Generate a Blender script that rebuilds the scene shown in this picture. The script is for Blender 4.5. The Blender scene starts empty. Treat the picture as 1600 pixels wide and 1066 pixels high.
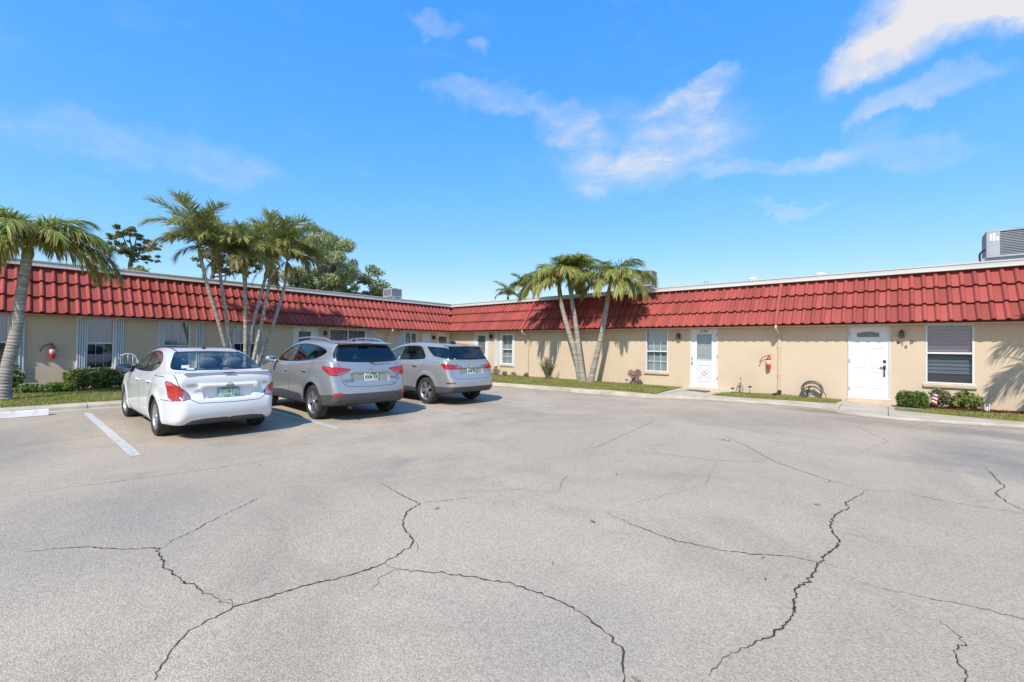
import bpy, bmesh, math, random
import numpy as np
from mathutils import Vector, Matrix
R = math.radians
random.seed(7); rng = np.random.default_rng(7)
SC = bpy.context.scene
COL = SC.collection

# ------------------------------------------------------------------ camera
CAM = Vector((18.479, -16.102, 1.4986)); YAW, PIT, ROL, FPX = 0.7152, 0.0126, 0.0124, 690.31
_f = Vector((-math.sin(YAW)*math.cos(PIT), math.cos(YAW)*math.cos(PIT), math.sin(PIT)))
_r = Vector((math.cos(YAW), math.sin(YAW), 0)); _u = _r.cross(_f)
_r2 = math.cos(ROL)*_r + math.sin(ROL)*_u; _u2 = -math.sin(ROL)*_r + math.cos(ROL)*_u
cd = bpy.data.cameras.new('camera'); cam = bpy.data.objects.new('camera', cd); COL.objects.link(cam)
cd.sensor_width = 36; cd.lens = FPX/1600*36; cd.clip_end = 5000; cd.clip_start = .05
cam.matrix_world = Matrix(((_r2.x, _u2.x, -_f.x, CAM.x), (_r2.y, _u2.y, -_f.y, CAM.y), (_r2.z, _u2.z, -_f.z, CAM.z), (0, 0, 0, 1)))
SC.camera = cam

# ------------------------------------------------------------------ sky, sun, exposure
SUN_EL = R(46.0); SUN_H = Vector((0.345, -0.939)).normalized()      # horizontal direction towards the sun
SKY_STRENGTH, SUN_STRENGTH, EXPOSURE = 0.15, 2.1, 1.27
w = bpy.data.worlds.new('World'); SC.world = w; w.use_nodes = True
nt = w.node_tree; nt.nodes.clear()
def N(t, typ, **kw):
    n = t.nodes.new(typ)
    for k, v in kw.items():
        if k.startswith('i_'): n.inputs[k[2:]].default_value = v
        else: setattr(n, k, v)
    return n
def lk(t, a, b): t.links.new(a, b)
def math_(t, op, a, b=None, c=None):
    n = N(t, 'ShaderNodeMath', operation=op)
    for i, v in enumerate((a, b, c)):
        if v is None: continue
        if isinstance(v, (int, float)): n.inputs[i].default_value = v
        else: lk(t, v, n.inputs[i])
    return n.outputs[0]
out = N(nt, 'ShaderNodeOutputWorld'); bg = N(nt, 'ShaderNodeBackground', i_Strength=SKY_STRENGTH)
sky = N(nt, 'ShaderNodeTexSky', sky_type='NISHITA', sun_disc=False, sun_elevation=SUN_EL,
        sun_rotation=math.atan2(SUN_H.x, SUN_H.y), altitude=0, air_density=1.0, dust_density=0.25, ozone_density=3.0)
sp_ = N(nt, 'ShaderNodeSeparateColor'); lk(nt, sky.outputs[0], sp_.inputs[0]); hs = N(nt, 'ShaderNodeCombineColor')
rgb_ = [math_(nt, 'MULTIPLY', math_(nt, 'POWER', math_(nt, 'MULTIPLY', sp_.outputs[i_], 1/ref), gm), val) for i_, (ref, val, gm) in enumerate(((.59, .150, 1.25), (1.52, 1.08, .60), (3.2, 2.85, .12)))]   # film response: deep blue overhead, pale cyan at the horizon, white towards the sun
g_ = math_(nt, 'MINIMUM', rgb_[1], math_(nt, 'MULTIPLY', rgb_[2], .97)); r_ = math_(nt, 'MINIMUM', rgb_[0], math_(nt, 'MULTIPLY', g_, .90))
for i_, o_ in enumerate((r_, g_, rgb_[2])): lk(nt, math_(nt, 'MAXIMUM', o_, math_(nt, 'MULTIPLY', math_(nt, 'SUBTRACT', sp_.outputs[i_], (2.6, 4.2, 6.0)[i_]), .5)), hs.inputs[i_])
tcw = N(nt, 'ShaderNodeTexCoord')
# clouds: thin cirrus everywhere, a few denser fair-weather wisps, one white bank to the north
def cloud_patch(az, el, wid, hgt, tilt, dens):
    """soft ellipse in (azimuth, elevation) degrees about a direction; returns 0..1"""
    d = Vector((math.sin(R(az))*math.cos(R(el)), math.cos(R(az))*math.cos(R(el)), math.sin(R(el))))
    rt = Vector((math.cos(R(az)), -math.sin(R(az)), 0)); up = rt.cross(d)
    c, s = math.cos(R(tilt)), math.sin(R(tilt))
    a = (c*rt + s*up)/math.tan(R(wid)); b = (-s*rt + c*up)/math.tan(R(hgt))
    acc = []
    for v in (a, b):
        n = N(nt, 'ShaderNodeVectorMath', operation='DOT_PRODUCT'); lk(nt, warp, n.inputs[0]); n.inputs[1].default_value = v
        acc.append(math_(nt, 'MULTIPLY', n.outputs['Value'], n.outputs['Value']))
    n = N(nt, 'ShaderNodeVectorMath', operation='DOT_PRODUCT'); lk(nt, tcw.outputs['Generated'], n.inputs[0]); n.inputs[1].default_value = d
    front = math_(nt, 'GREATER_THAN', n.outputs['Value'], 0.3)
    m = N(nt, 'ShaderNodeMapRange', interpolation_type='SMOOTHERSTEP'); m.inputs['From Min'].default_value = 1; m.inputs['From Max'].default_value = 0
    lk(nt, math_(nt, 'ADD', acc[0], acc[1]), m.inputs['Value'])
    return math_(nt, 'MULTIPLY', math_(nt, 'MULTIPLY', m.outputs[0], front), dens)
def wnoise(scale, detail, rough, dist=0.0, sz=1.0, off=0.0):
    mp = N(nt, 'ShaderNodeMapping'); mp.inputs['Scale'].default_value = (1, 1, sz); mp.inputs['Location'].default_value = (off, off*.7, off*.3)
    lk(nt, tcw.outputs['Generated'], mp.inputs[0])
    n = N(nt, 'ShaderNodeTexNoise', i_Scale=scale, i_Detail=detail, i_Roughness=rough, i_Distortion=dist); lk(nt, mp.outputs[0], n.inputs['Vector'])
    return n
wn = wnoise(7, 6, .6)
sub = N(nt, 'ShaderNodeVectorMath', operation='SUBTRACT'); lk(nt, wn.outputs['Color'], sub.inputs[0]); sub.inputs[1].default_value = (.5, .5, .5)
scl = N(nt, 'ShaderNodeVectorMath', operation='SCALE'); lk(nt, sub.outputs[0], scl.inputs[0]); scl.inputs['Scale'].default_value = .16
add = N(nt, 'ShaderNodeVectorMath', operation='ADD'); lk(nt, tcw.outputs['Generated'], add.inputs[0]); lk(nt, scl.outputs[0], add.inputs[1])
warp = add.outputs[0]
puff = wnoise(9, 8, .55, .15, 1.3); cir = wnoise(9, 9, .62, .35, 2.4, 3.0)
def ramp01(v, lo, hi):
    m = N(nt, 'ShaderNodeMapRange', interpolation_type='SMOOTHSTEP'); m.inputs['From Min'].default_value = lo; m.inputs['From Max'].default_value = hi
    lk(nt, v, m.inputs['Value']); return m.outputs[0]
def total(vals):
    s = vals[0]
    for v in vals[1:]: s = math_(nt, 'ADD', s, v)
    return s
bank = total([cloud_patch(*p) for p in ((4.5, 29.6, 10, 4.8, 14, 1.0), (-1.5, 27.8, 6.0, 3.2, 18, .7), (9.5, 31.5, 12, 5.4, 10, 1.0), (1.6, 22.3, 6.5, 1.8, 10, .5), (-14, 44, 12, 5, 10, .8), (25, 36, 14, 5, 10, .8))])
wisp = total([cloud_patch(*p) for p in ((-21.0, 24.6, 9, 4.6, 14, .52), (-33.8, 26.4, 6, 2.2, -8, .52), (-28.0, 21.8, 9, 3.2, -12, .52), (-24, 24, 14, 6.5, 0, .30), (-18.0, 28.2, 5, 1.5, 10, .7), (-12, 20.0, 10, 1.8, -5, .38), (-2, 19.0, 10, 1.8, -4, .28), (-52.7, 36.5, 4, 1.6, 5, .38), (-46.0, 34.6, 2.2, 1.2, 5, .36), (-80, 18.6, 14, 3.0, 4, .34), (-44, 29.2, 9, 1.8, -5, .35), (-8.5, 15.3, 5, .8, 4, .4), (-105, 24, 16, 3, 0, .3), (60, 26, 16, 4, 0, .5))])
f1 = math_(nt, 'MULTIPLY', bank, math_(nt, 'MULTIPLY_ADD', ramp01(puff.outputs['Fac'], .20, .80), .85, .22))
f2 = math_(nt, 'MULTIPLY', wisp, math_(nt, 'MULTIPLY_ADD', ramp01(cir.outputs['Fac'], .28, .86), .85, .16))
f3 = math_(nt, 'MULTIPLY', ramp01(cir.outputs['Fac'], .50, .85), .07)
fac = math_(nt, 'MINIMUM', math_(nt, 'ADD', math_(nt, 'ADD', f1, f2), f3), .93)
mixc = N(nt, 'ShaderNodeMix', data_type='RGBA')
lk(nt, fac, mixc.inputs['Factor']); lk(nt, hs.outputs[0], mixc.inputs['A']); mixc.inputs['B'].default_value = (2.4, 2.33, 2.3, 1)
lk(nt, mixc.outputs['Result'], bg.inputs['Color']); lk(nt, bg.outputs[0], out.inputs[0])
sl = bpy.data.lights.new('sun', 'SUN'); sl.energy = SUN_STRENGTH; sl.angle = R(.53); sl.color = (1.0, .92, .82)
sun = bpy.data.objects.new('sun', sl); COL.objects.link(sun)
to_sun = Vector((SUN_H.x*math.cos(SUN_EL), SUN_H.y*math.cos(SUN_EL), math.sin(SUN_EL)))
sun.rotation_euler = to_sun.to_track_quat('Z', 'Y').to_euler(); sun.location = (10, -20, 20)
vs = SC.view_settings; vs.view_transform = 'Standard'; vs.look = 'None'; vs.gamma = 1; vs.exposure = EXPOSURE; vs.use_curve_mapping = False
SC.cycles.max_bounces = 8; SC.cycles.transparent_max_bounces = 16; SC.cycles.caustics_reflective = False; SC.cycles.caustics_refractive = False

# ------------------------------------------------------------------ materials
def material(name, col, rough=.6, metal=0.0, spec=.5, col2=None, nscale=3.0, nlo=.35, nhi=.65, bump=None, coat=0.0, rnd=0.0, alpha2=None, trans=0.0, stretch=None, emit=None):
    m = bpy.data.materials.new(name); m.use_nodes = True; t = m.node_tree; b = t.nodes['Principled BSDF']
    b.inputs['Roughness'].default_value = rough; b.inputs['Metallic'].default_value = metal; b.inputs['Specular IOR Level'].default_value = spec
    b.inputs['Coat Weight'].default_value = coat; b.inputs['Coat Roughness'].default_value = .04
    tc = N(t, 'ShaderNodeTexCoord'); vec = tc.outputs['Object']
    if stretch:
        mp = N(t, 'ShaderNodeMapping'); mp.inputs['Scale'].default_value = stretch; lk(t, vec, mp.inputs[0]); vec = mp.outputs[0]
    c = (*col, 1)
    src = None
    if col2:
        n = N(t, 'ShaderNodeTexNoise', i_Scale=nscale, i_Detail=6.0, i_Roughness=.6); lk(t, vec, n.inputs['Vector'])
        mr = N(t, 'ShaderNodeMapRange'); mr.inputs['From Min'].default_value = nlo; mr.inputs['From Max'].default_value = nhi; lk(t, n.outputs['Fac'], mr.inputs['Value'])
        mx = N(t, 'ShaderNodeMix', data_type='RGBA'); mx.inputs['A'].default_value = c; mx.inputs['B'].default_value = (*col2, 1); lk(t, mr.outputs[0], mx.inputs['Factor'])
        src = mx.outputs['Result']
    if rnd:
        oi = N(t, 'ShaderNodeObjectInfo'); mr = N(t, 'ShaderNodeMapRange'); mr.inputs['To Min'].default_value = 1-rnd; mr.inputs['To Max'].default_value = 1+rnd; lk(t, oi.outputs['Random'], mr.inputs['Value'])
        h = N(t, 'ShaderNodeHueSaturation')
        if src is None: h.inputs['Color'].default_value = c
        else: lk(t, src, h.inputs['Color'])
        lk(t, mr.outputs[0], h.inputs['Value']); src = h.outputs[0]
    if src is None: b.inputs['Base Color'].default_value = c
    else: lk(t, src, b.inputs['Base Color'])
    if bump:
        n = N(t, 'ShaderNodeTexNoise', i_Scale=bump[0], i_Detail=5.0, i_Roughness=.65); lk(t, vec, n.inputs['Vector'])
        bp = N(t, 'ShaderNodeBump', i_Strength=bump[1], i_Distance=bump[2] if len(bump) > 2 else .01); lk(t, n.outputs['Fac'], bp.inputs['Height']); lk(t, bp.outputs[0], b.inputs['Normal'])
    if trans:                                             # thin leaf: light comes through
        tr = N(t, 'ShaderNodeBsdfTranslucent'); ms = N(t, 'ShaderNodeMixShader', i_Fac=trans)
        if src is None: tr.inputs['Color'].default_value = (col[0]*1.5, col[1]*1.6, col[2], 1)
        else: lk(t, src, tr.inputs['Color'])
        o = t.nodes['Material Output']; lk(t, b.outputs[0], ms.inputs[1]); lk(t, tr.outputs[0], ms.inputs[2]); lk(t, ms.outputs[0], o.inputs[0])
    if emit: b.inputs['Emission Color'].default_value = (*emit[0], 1); b.inputs['Emission Strength'].default_value = emit[1]
    return m
def glass_material(name, tint, refl=1.5, rough=0.0):
    m = bpy.data.materials.new(name); m.use_nodes = True; t = m.node_tree; t.nodes.clear()
    o = N(t, 'ShaderNodeOutputMaterial'); lw = N(t, 'ShaderNodeLayerWeight', i_Blend=.5); f0 = ((refl-1)/(refl+1))**2*1.3; fr = math_(t, 'MULTIPLY_ADD', math_(t, 'POWER', lw.outputs['Facing'], 5.0), 1-f0, f0); tr = N(t, 'ShaderNodeBsdfTransparent'); tr.inputs[0].default_value = (*tint, 1)
    gl = N(t, 'ShaderNodeBsdfGlossy', i_Roughness=rough); gl.inputs[0].default_value = (1, 1, 1, 1)
    ms = N(t, 'ShaderNodeMixShader'); lk(t, fr, ms.inputs[0]); lk(t, tr.outputs[0], ms.inputs[1]); lk(t, gl.outputs[0], ms.inputs[2]); lk(t, ms.outputs[0], o.inputs[0])
    return m
M = {}
def asphalt():
    m = bpy.data.materials.new('asphalt'); m.use_nodes = True; t = m.node_tree; b = t.nodes['Principled BSDF']; b.inputs['Roughness'].default_value = .88; b.inputs['Specular IOR Level'].default_value = .3
    tc = N(t, 'ShaderNodeTexCoord'); v = tc.outputs['Object']
    def noise(s, d, r, dist=0.0, sc=None):
        n = N(t, 'ShaderNodeTexNoise', i_Scale=s, i_Detail=d, i_Roughness=r, i_Distortion=dist)
        if sc: mp = N(t, 'ShaderNodeMapping'); mp.inputs['Scale'].default_value = sc; lk(t, v, mp.inputs[0]); lk(t, mp.outputs[0], n.inputs['Vector'])
        else: lk(t, v, n.inputs['Vector'])
        return n.outputs['Fac']
    def mr(x, a, b_, c=0.0, d=1.0):
        n = N(t, 'ShaderNodeMapRange'); n.inputs['From Min'].default_value = a; n.inputs['From Max'].default_value = b_; n.inputs['To Min'].default_value = c; n.inputs['To Max'].default_value = d; lk(t, x, n.inputs['Value']); return n.outputs[0]
    def mix(f, a, b_, mode='MIX'):
        n = N(t, 'ShaderNodeMix', data_type='RGBA', blend_type=mode)
        for s, x in (('Factor', f), ('A', a), ('B', b_)):
            if isinstance(x, (tuple, float, int)): n.inputs[s].default_value = x
            else: lk(t, x, n.inputs[s])
        return n.outputs['Result']
    vo = N(t, 'ShaderNodeTexVoronoi', i_Scale=130.0); lk(t, v, vo.inputs['Vector'])      # aggregate, about a centimetre
    vo2 = N(t, 'ShaderNodeTexVoronoi', i_Scale=38.0); lk(t, v, vo2.inputs['Vector'])
    sep = N(t, 'ShaderNodeSeparateColor'); lk(t, vo.outputs['Color'], sep.inputs[0])
    sep2 = N(t, 'ShaderNodeSeparateColor'); lk(t, vo2.outputs['Color'], sep2.inputs[0])
    base = mix(mr(noise(.22, 6, .62, .6), .36, .64), (.415, .338, .252, 1), (.50, .405, .298, 1))
    base = mix(mr(noise(.45, 7, .68, .8), .46, .70, 0, .75), base, (.325, .268, .21, 1))
    base = mix(mr(noise(2.2, 6, .7, .5, (1, .28, 1)), .52, .75, 0, .45), base, (.34, .28, .218, 1))
    base = mix(mr(noise(1.1, 8, .72, 1.5, (.3, 1, 1)), .60, .78, 0, .5), base, (.54, .46, .33, 1))
    base = mix(mr(noise(.9, 3, .5), .64, .76, 0, .55), base, (.25, .235, .212, 1))
    sxyz = N(t, 'ShaderNodeSeparateXYZ'); lk(t, v, sxyz.inputs[0])
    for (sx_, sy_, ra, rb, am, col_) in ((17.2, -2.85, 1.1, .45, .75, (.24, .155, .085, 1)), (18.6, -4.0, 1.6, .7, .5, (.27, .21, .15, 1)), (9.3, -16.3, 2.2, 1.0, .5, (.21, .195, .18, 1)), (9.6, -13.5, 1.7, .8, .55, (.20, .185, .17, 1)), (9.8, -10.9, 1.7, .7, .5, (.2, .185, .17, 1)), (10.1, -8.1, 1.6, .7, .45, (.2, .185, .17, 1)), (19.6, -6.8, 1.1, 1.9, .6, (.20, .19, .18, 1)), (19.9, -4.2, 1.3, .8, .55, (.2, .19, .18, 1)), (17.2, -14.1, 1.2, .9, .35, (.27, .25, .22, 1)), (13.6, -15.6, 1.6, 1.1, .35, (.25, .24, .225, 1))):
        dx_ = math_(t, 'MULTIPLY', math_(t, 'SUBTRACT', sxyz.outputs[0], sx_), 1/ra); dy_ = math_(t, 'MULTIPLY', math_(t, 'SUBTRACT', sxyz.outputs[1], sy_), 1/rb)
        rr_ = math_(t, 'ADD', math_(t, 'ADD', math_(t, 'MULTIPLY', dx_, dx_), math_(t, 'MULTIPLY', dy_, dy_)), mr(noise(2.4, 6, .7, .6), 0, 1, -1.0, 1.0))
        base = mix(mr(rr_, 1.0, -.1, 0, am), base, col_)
    stone = mr(sep.outputs[0], 0, 1, .76, 1.24)
    cmb = N(t, 'ShaderNodeCombineColor')
    for i in range(3): lk(t, stone, cmb.inputs[i])
    base = mix(1.0, base, cmb.outputs[0], 'MULTIPLY')
    lk(t, base, b.inputs['Base Color'])
    bp = N(t, 'ShaderNodeBump', i_Strength=.25, i_Distance=.003); lk(t, math_(t, 'ADD', math_(t, 'MULTIPLY', vo.outputs['Distance'], -60.0), math_(t, 'ADD', noise(260, 3, .6), math_(t, 'MULTIPLY', noise(5, 4, .6), 1.2))), bp.inputs['Height']); lk(t, bp.outputs[0], b.inputs['Normal'])
    return m
M['asphalt'] = asphalt()
M['crack'] = material('crack_dark_filler', (.035, .032, .03), .95, spec=.1, col2=(.09, .08, .07), nscale=9)  # dark tone of the main cracks, wear in the paving
M['crack_fine'] = material('crack_fine_filler', (.11, .105, .10), .95, spec=.1, col2=(.22, .21, .20), nscale=6)
M['line'] = material('road_paint', (.55, .53, .49), .75, col2=(.40, .37, .33), nscale=9, nlo=.45, nhi=.72, bump=(120, .3))
M['concrete'] = material('concrete', (.57, .495, .385), .85, spec=.25, col2=(.36, .305, .23), nscale=1.8, nlo=.35, nhi=.75, bump=(45, .25))
M['concrete_wheel'] = material('painted_concrete', (.74, .72, .68), .8, col2=(.5, .47, .42), nscale=5, nlo=.5, nhi=.75, bump=(50, .3))
M['soil'] = material('soil', (.22, .17, .12), .95, spec=.1, col2=(.36, .29, .21), nscale=4, bump=(18, .8, .03))
M['turf'] = material('turf', (.15, .155, .05), .95, spec=.1, col2=(.22, .20, .085), nscale=2.5, bump=(60, .8, .02))
M['grass'] = material('grass_blade', (.24, .285, .06), .7, spec=.2, col2=(.42, .37, .14), nscale=1.3, nlo=.38, nhi=.66, trans=.3)
M['mulch'] = material('red_mulch', (.20, .05, .035), .9, spec=.15, col2=(.11, .03, .022), nscale=14)
M['wall'] = material('beige_stucco', (.63, .51, .375), .9, spec=.2, col2=(.56, .445, .32), nscale=.9, nlo=.38, nhi=.8, bump=(55, .4, .008))
M['wall_trim'] = material('beige_trim', (.63, .51, .38), .8, spec=.25, col2=(.56, .44, .32), nscale=4)
M['tile'] = material('red_roof_tile', (.35, .080, .064), .72, spec=.22, col2=(.26, .060, .050), nscale=1.7, nlo=.42, nhi=.78, bump=(35, .2, .004), rnd=.16)
M['red_metal'] = material('red_painted_metal', (.34, .075, .062), .6, spec=.3, col2=(.35, .075, .06), nscale=4)
M['roof_back'] = material('roof_underlay', (.26, .05, .04), .8, spec=.2)
M['roof_flat'] = material('roof_membrane', (.52, .51, .49), .9, col2=(.42, .41, .39), nscale=.8)
M['fascia'] = material('fascia_metal', (.58, .575, .55), .55, spec=.4, col2=(.50, .495, .47), nscale=1.6, stretch=(.4, .4, 6))
M['white'] = material('white_paint', (.72, .72, .72), .45, spec=.4, col2=(.68, .68, .68), nscale=3)
M['white_shutter'] = material('white_aluminium', (.70, .725, .74), .4, spec=.45, col2=(.60, .63, .65), nscale=2, stretch=(1, 1, .25))
M['groove'] = material('door_moulding_shadow', (.50, .50, .50), .6)
M['black'] = material('black_metal', (.025, .022, .02), .45)
M['bronze'] = material('dark_bronze', (.045, .034, .026), .45, metal=.3)
M['black_rubber'] = material('black_rubber', (.02, .02, .02), .75, spec=.3, col2=(.035, .034, .033), nscale=9)
M['screen'] = material('insect_screen', (.17, .175, .165), .8, spec=.2, col2=(.13, .135, .13), nscale=2)
M['curtain'] = material('window_blind', (.50, .51, .50), .8, col2=(.42, .43, .42), nscale=2)
M['blind_grey'] = material('grey_window_blind', (.27, .31, .37), .6, col2=(.22, .255, .30), nscale=2)
M['blind_white'] = material('white_window_blind', (.62, .64, .62), .7)
M['dark_room'] = material('dark_room', (.05, .05, .05), .9)
M['window_glass'] = glass_material('window_glass', (.80, .84, .85), 1.6)
M['window_glass_dark'] = glass_material('tinted_window_glass', (.70, .75, .79), 1.65)
M['window_glass_screen'] = glass_material('screened_window_glass', (.42, .45, .47), 1.6)
M['frosted'] = material('leaded_glass', (.07, .085, .095), .12, spec=.8, col2=(.25, .27, .28), nscale=22, nlo=.5, nhi=.7)
M['steel'] = material('galvanised_steel', (.42, .43, .44), .45, metal=.6, col2=(.34, .35, .36), nscale=4)
M['ac_body'] = material('unit_casing', (.40, .42, .44), .5, spec=.4, col2=(.34, .36, .38), nscale=3)
M['ac_dark'] = material('unit_fins', (.10, .105, .115), .6)
M['ac_tan'] = material('unit_tan_casing', (.42, .38, .31), .55)
M['red'] = material('extinguisher_red', (.55, .02, .012), .25, spec=.5, coat=.5)
M['paper'] = material('paper_label', (.78, .77, .73), .7)
M['blue_cloth'] = material('flag_blue', (.03, .05, .18), .8); M['red_cloth'] = material('flag_red', (.42, .03, .03), .8)
M['hose_dark'] = material('hose_grey', (.10, .085, .07), .55, col2=(.19, .17, .15), nscale=8)
M['hose_green'] = material('hose_green', (.10, .36, .24), .5)
M['mat'] = material('coir_mat', (.09, .065, .045), .95, col2=(.15, .11, .07), nscale=30)
M['palm_trunk'] = material('palm_bark', (.44, .40, .345), .9, spec=.2, col2=(.24, .21, .18), nscale=2.2, nlo=.38, nhi=.62, bump=(6, .7, .03), stretch=(.6, .6, 9))
M['cane_trunk'] = material('palm_cane', (.44, .40, .33), .85, spec=.2, col2=(.26, .23, .18), nscale=2.0, nlo=.42, nhi=.6, bump=(6, .5, .02), stretch=(.6, .6, 7))
M['crownshaft'] = material('palm_crownshaft', (.20, .24, .07), .5, col2=(.27, .22, .07), nscale=4, stretch=(1, 1, .4))
M['crownshaft_dry'] = material('dry_leaf_base', (.30, .17, .08), .8, col2=(.38, .27, .13), nscale=5)
M['frond'] = material('palm_leaflet', (.21, .30, .055), .45, spec=.4, col2=(.37, .42, .10), nscale=2.5, nlo=.4, nhi=.65, trans=.45, rnd=.18)
M['frond_yellow'] = material('yellowing_leaflet', (.55, .50, .17), .55, spec=.3, col2=(.43, .43, .12), nscale=4, trans=.32)
M['frond_olive'] = material('olive_leaflet', (.23, .30, .09), .5, spec=.35, col2=(.36, .41, .145), nscale=2.5, trans=.42, rnd=.2)
M['frond_brown'] = material('dry_leaflet', (.34, .19, .09), .8, spec=.2, col2=(.42, .29, .16), nscale=5, trans=.2)
M['rachis'] = material('frond_stalk', (.24, .24, .08), .55, col2=(.32, .28, .10), nscale=4)
M['bark'] = material('tree_bark', (.13, .10, .08), .95, spec=.15, col2=(.21, .175, .14), nscale=5, bump=(12, .8, .03), stretch=(1, 1, .3))
def leaf(name, a, b, nscale=.8, rnd=0.0): M[name] = material(name, a, .55, spec=.3, col2=b, nscale=nscale, nlo=.38, nhi=.62, trans=.28, rnd=rnd)
leaf('pine_needles', (.18, .20, .06), (.28, .26, .085)); leaf('oak_leaves', (.20, .25, .09), (.36, .39, .17)); leaf('casuarina', (.32, .36, .17), (.42, .44, .23))
leaf('dark_leaves', (.05, .085, .035), (.11, .14, .05)); leaf('hedge_leaves', (.10, .145, .035), (.29, .31, .08), 5); leaf('box_leaves', (.09, .16, .03), (.17, .23, .05), 9)
leaf('bright_leaves', (.15, .22, .05), (.28, .30, .10), 6); leaf('olive_bush', (.17, .18, .09), (.30, .28, .15), 6); leaf('pink_leaves', (.42, .25, .22), (.50, .38, .32), 9); leaf('low_green', (.10, .19, .035), (.17, .24, .06), 5)
M['twig'] = material('twig', (.17, .13, .09), .9, col2=(.25, .2, .15), nscale=8)

# ------------------------------------------------------------------ mesh helpers
ROOT = {}
def tag(o, label=None, cat=None, group=None, kind=None):
    if label: o['label'] = label
    if cat: o['category'] = cat
    if group: o['group'] = group
    if kind: o['kind'] = kind
    return o
def empty(name, loc, rz=0.0, label=None, cat=None, group=None):
    o = bpy.data.objects.new(name, None); COL.objects.link(o); o.location = loc; o.rotation_euler = (0, 0, rz); o.empty_display_size = .2
    ROOT[o.name] = Vector(loc); return tag(o, label, cat, group)
def base_of(parent):
    while parent is not None:
        if parent.name in ROOT: return ROOT[parent.name]
        parent = parent.parent
    return Vector((0, 0, 0))
def link(o, parent=None):
    COL.objects.link(o)
    if parent is not None: o.parent = parent
    return o
def np_mesh(name, V, F, mats, mi=None, smooth=False):
    me = bpy.data.meshes.new(name); V = np.asarray(V, np.float32); F = np.asarray(F, np.int32)
    me.vertices.add(len(V)); me.vertices.foreach_set('co', V.ravel())
    k = F.shape[1]; me.loops.add(F.size); me.loops.foreach_set('vertex_index', F.ravel())
    me.polygons.add(len(F)); me.polygons.foreach_set('loop_start', np.arange(0, F.size, k, dtype=np.int32)); me.polygons.foreach_set('loop_total', np.full(len(F), k, np.int32))
    for m_ in (mats if isinstance(mats, (list, tuple)) else [mats]): me.materials.append(m_)
    if mi is not None: me.polygons.foreach_set('material_index', np.asarray(mi, np.int32))
    me.polygons.foreach_set('use_smooth', np.full(len(F), smooth)); me.update(calc_edges=True); me.validate(); return me
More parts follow.
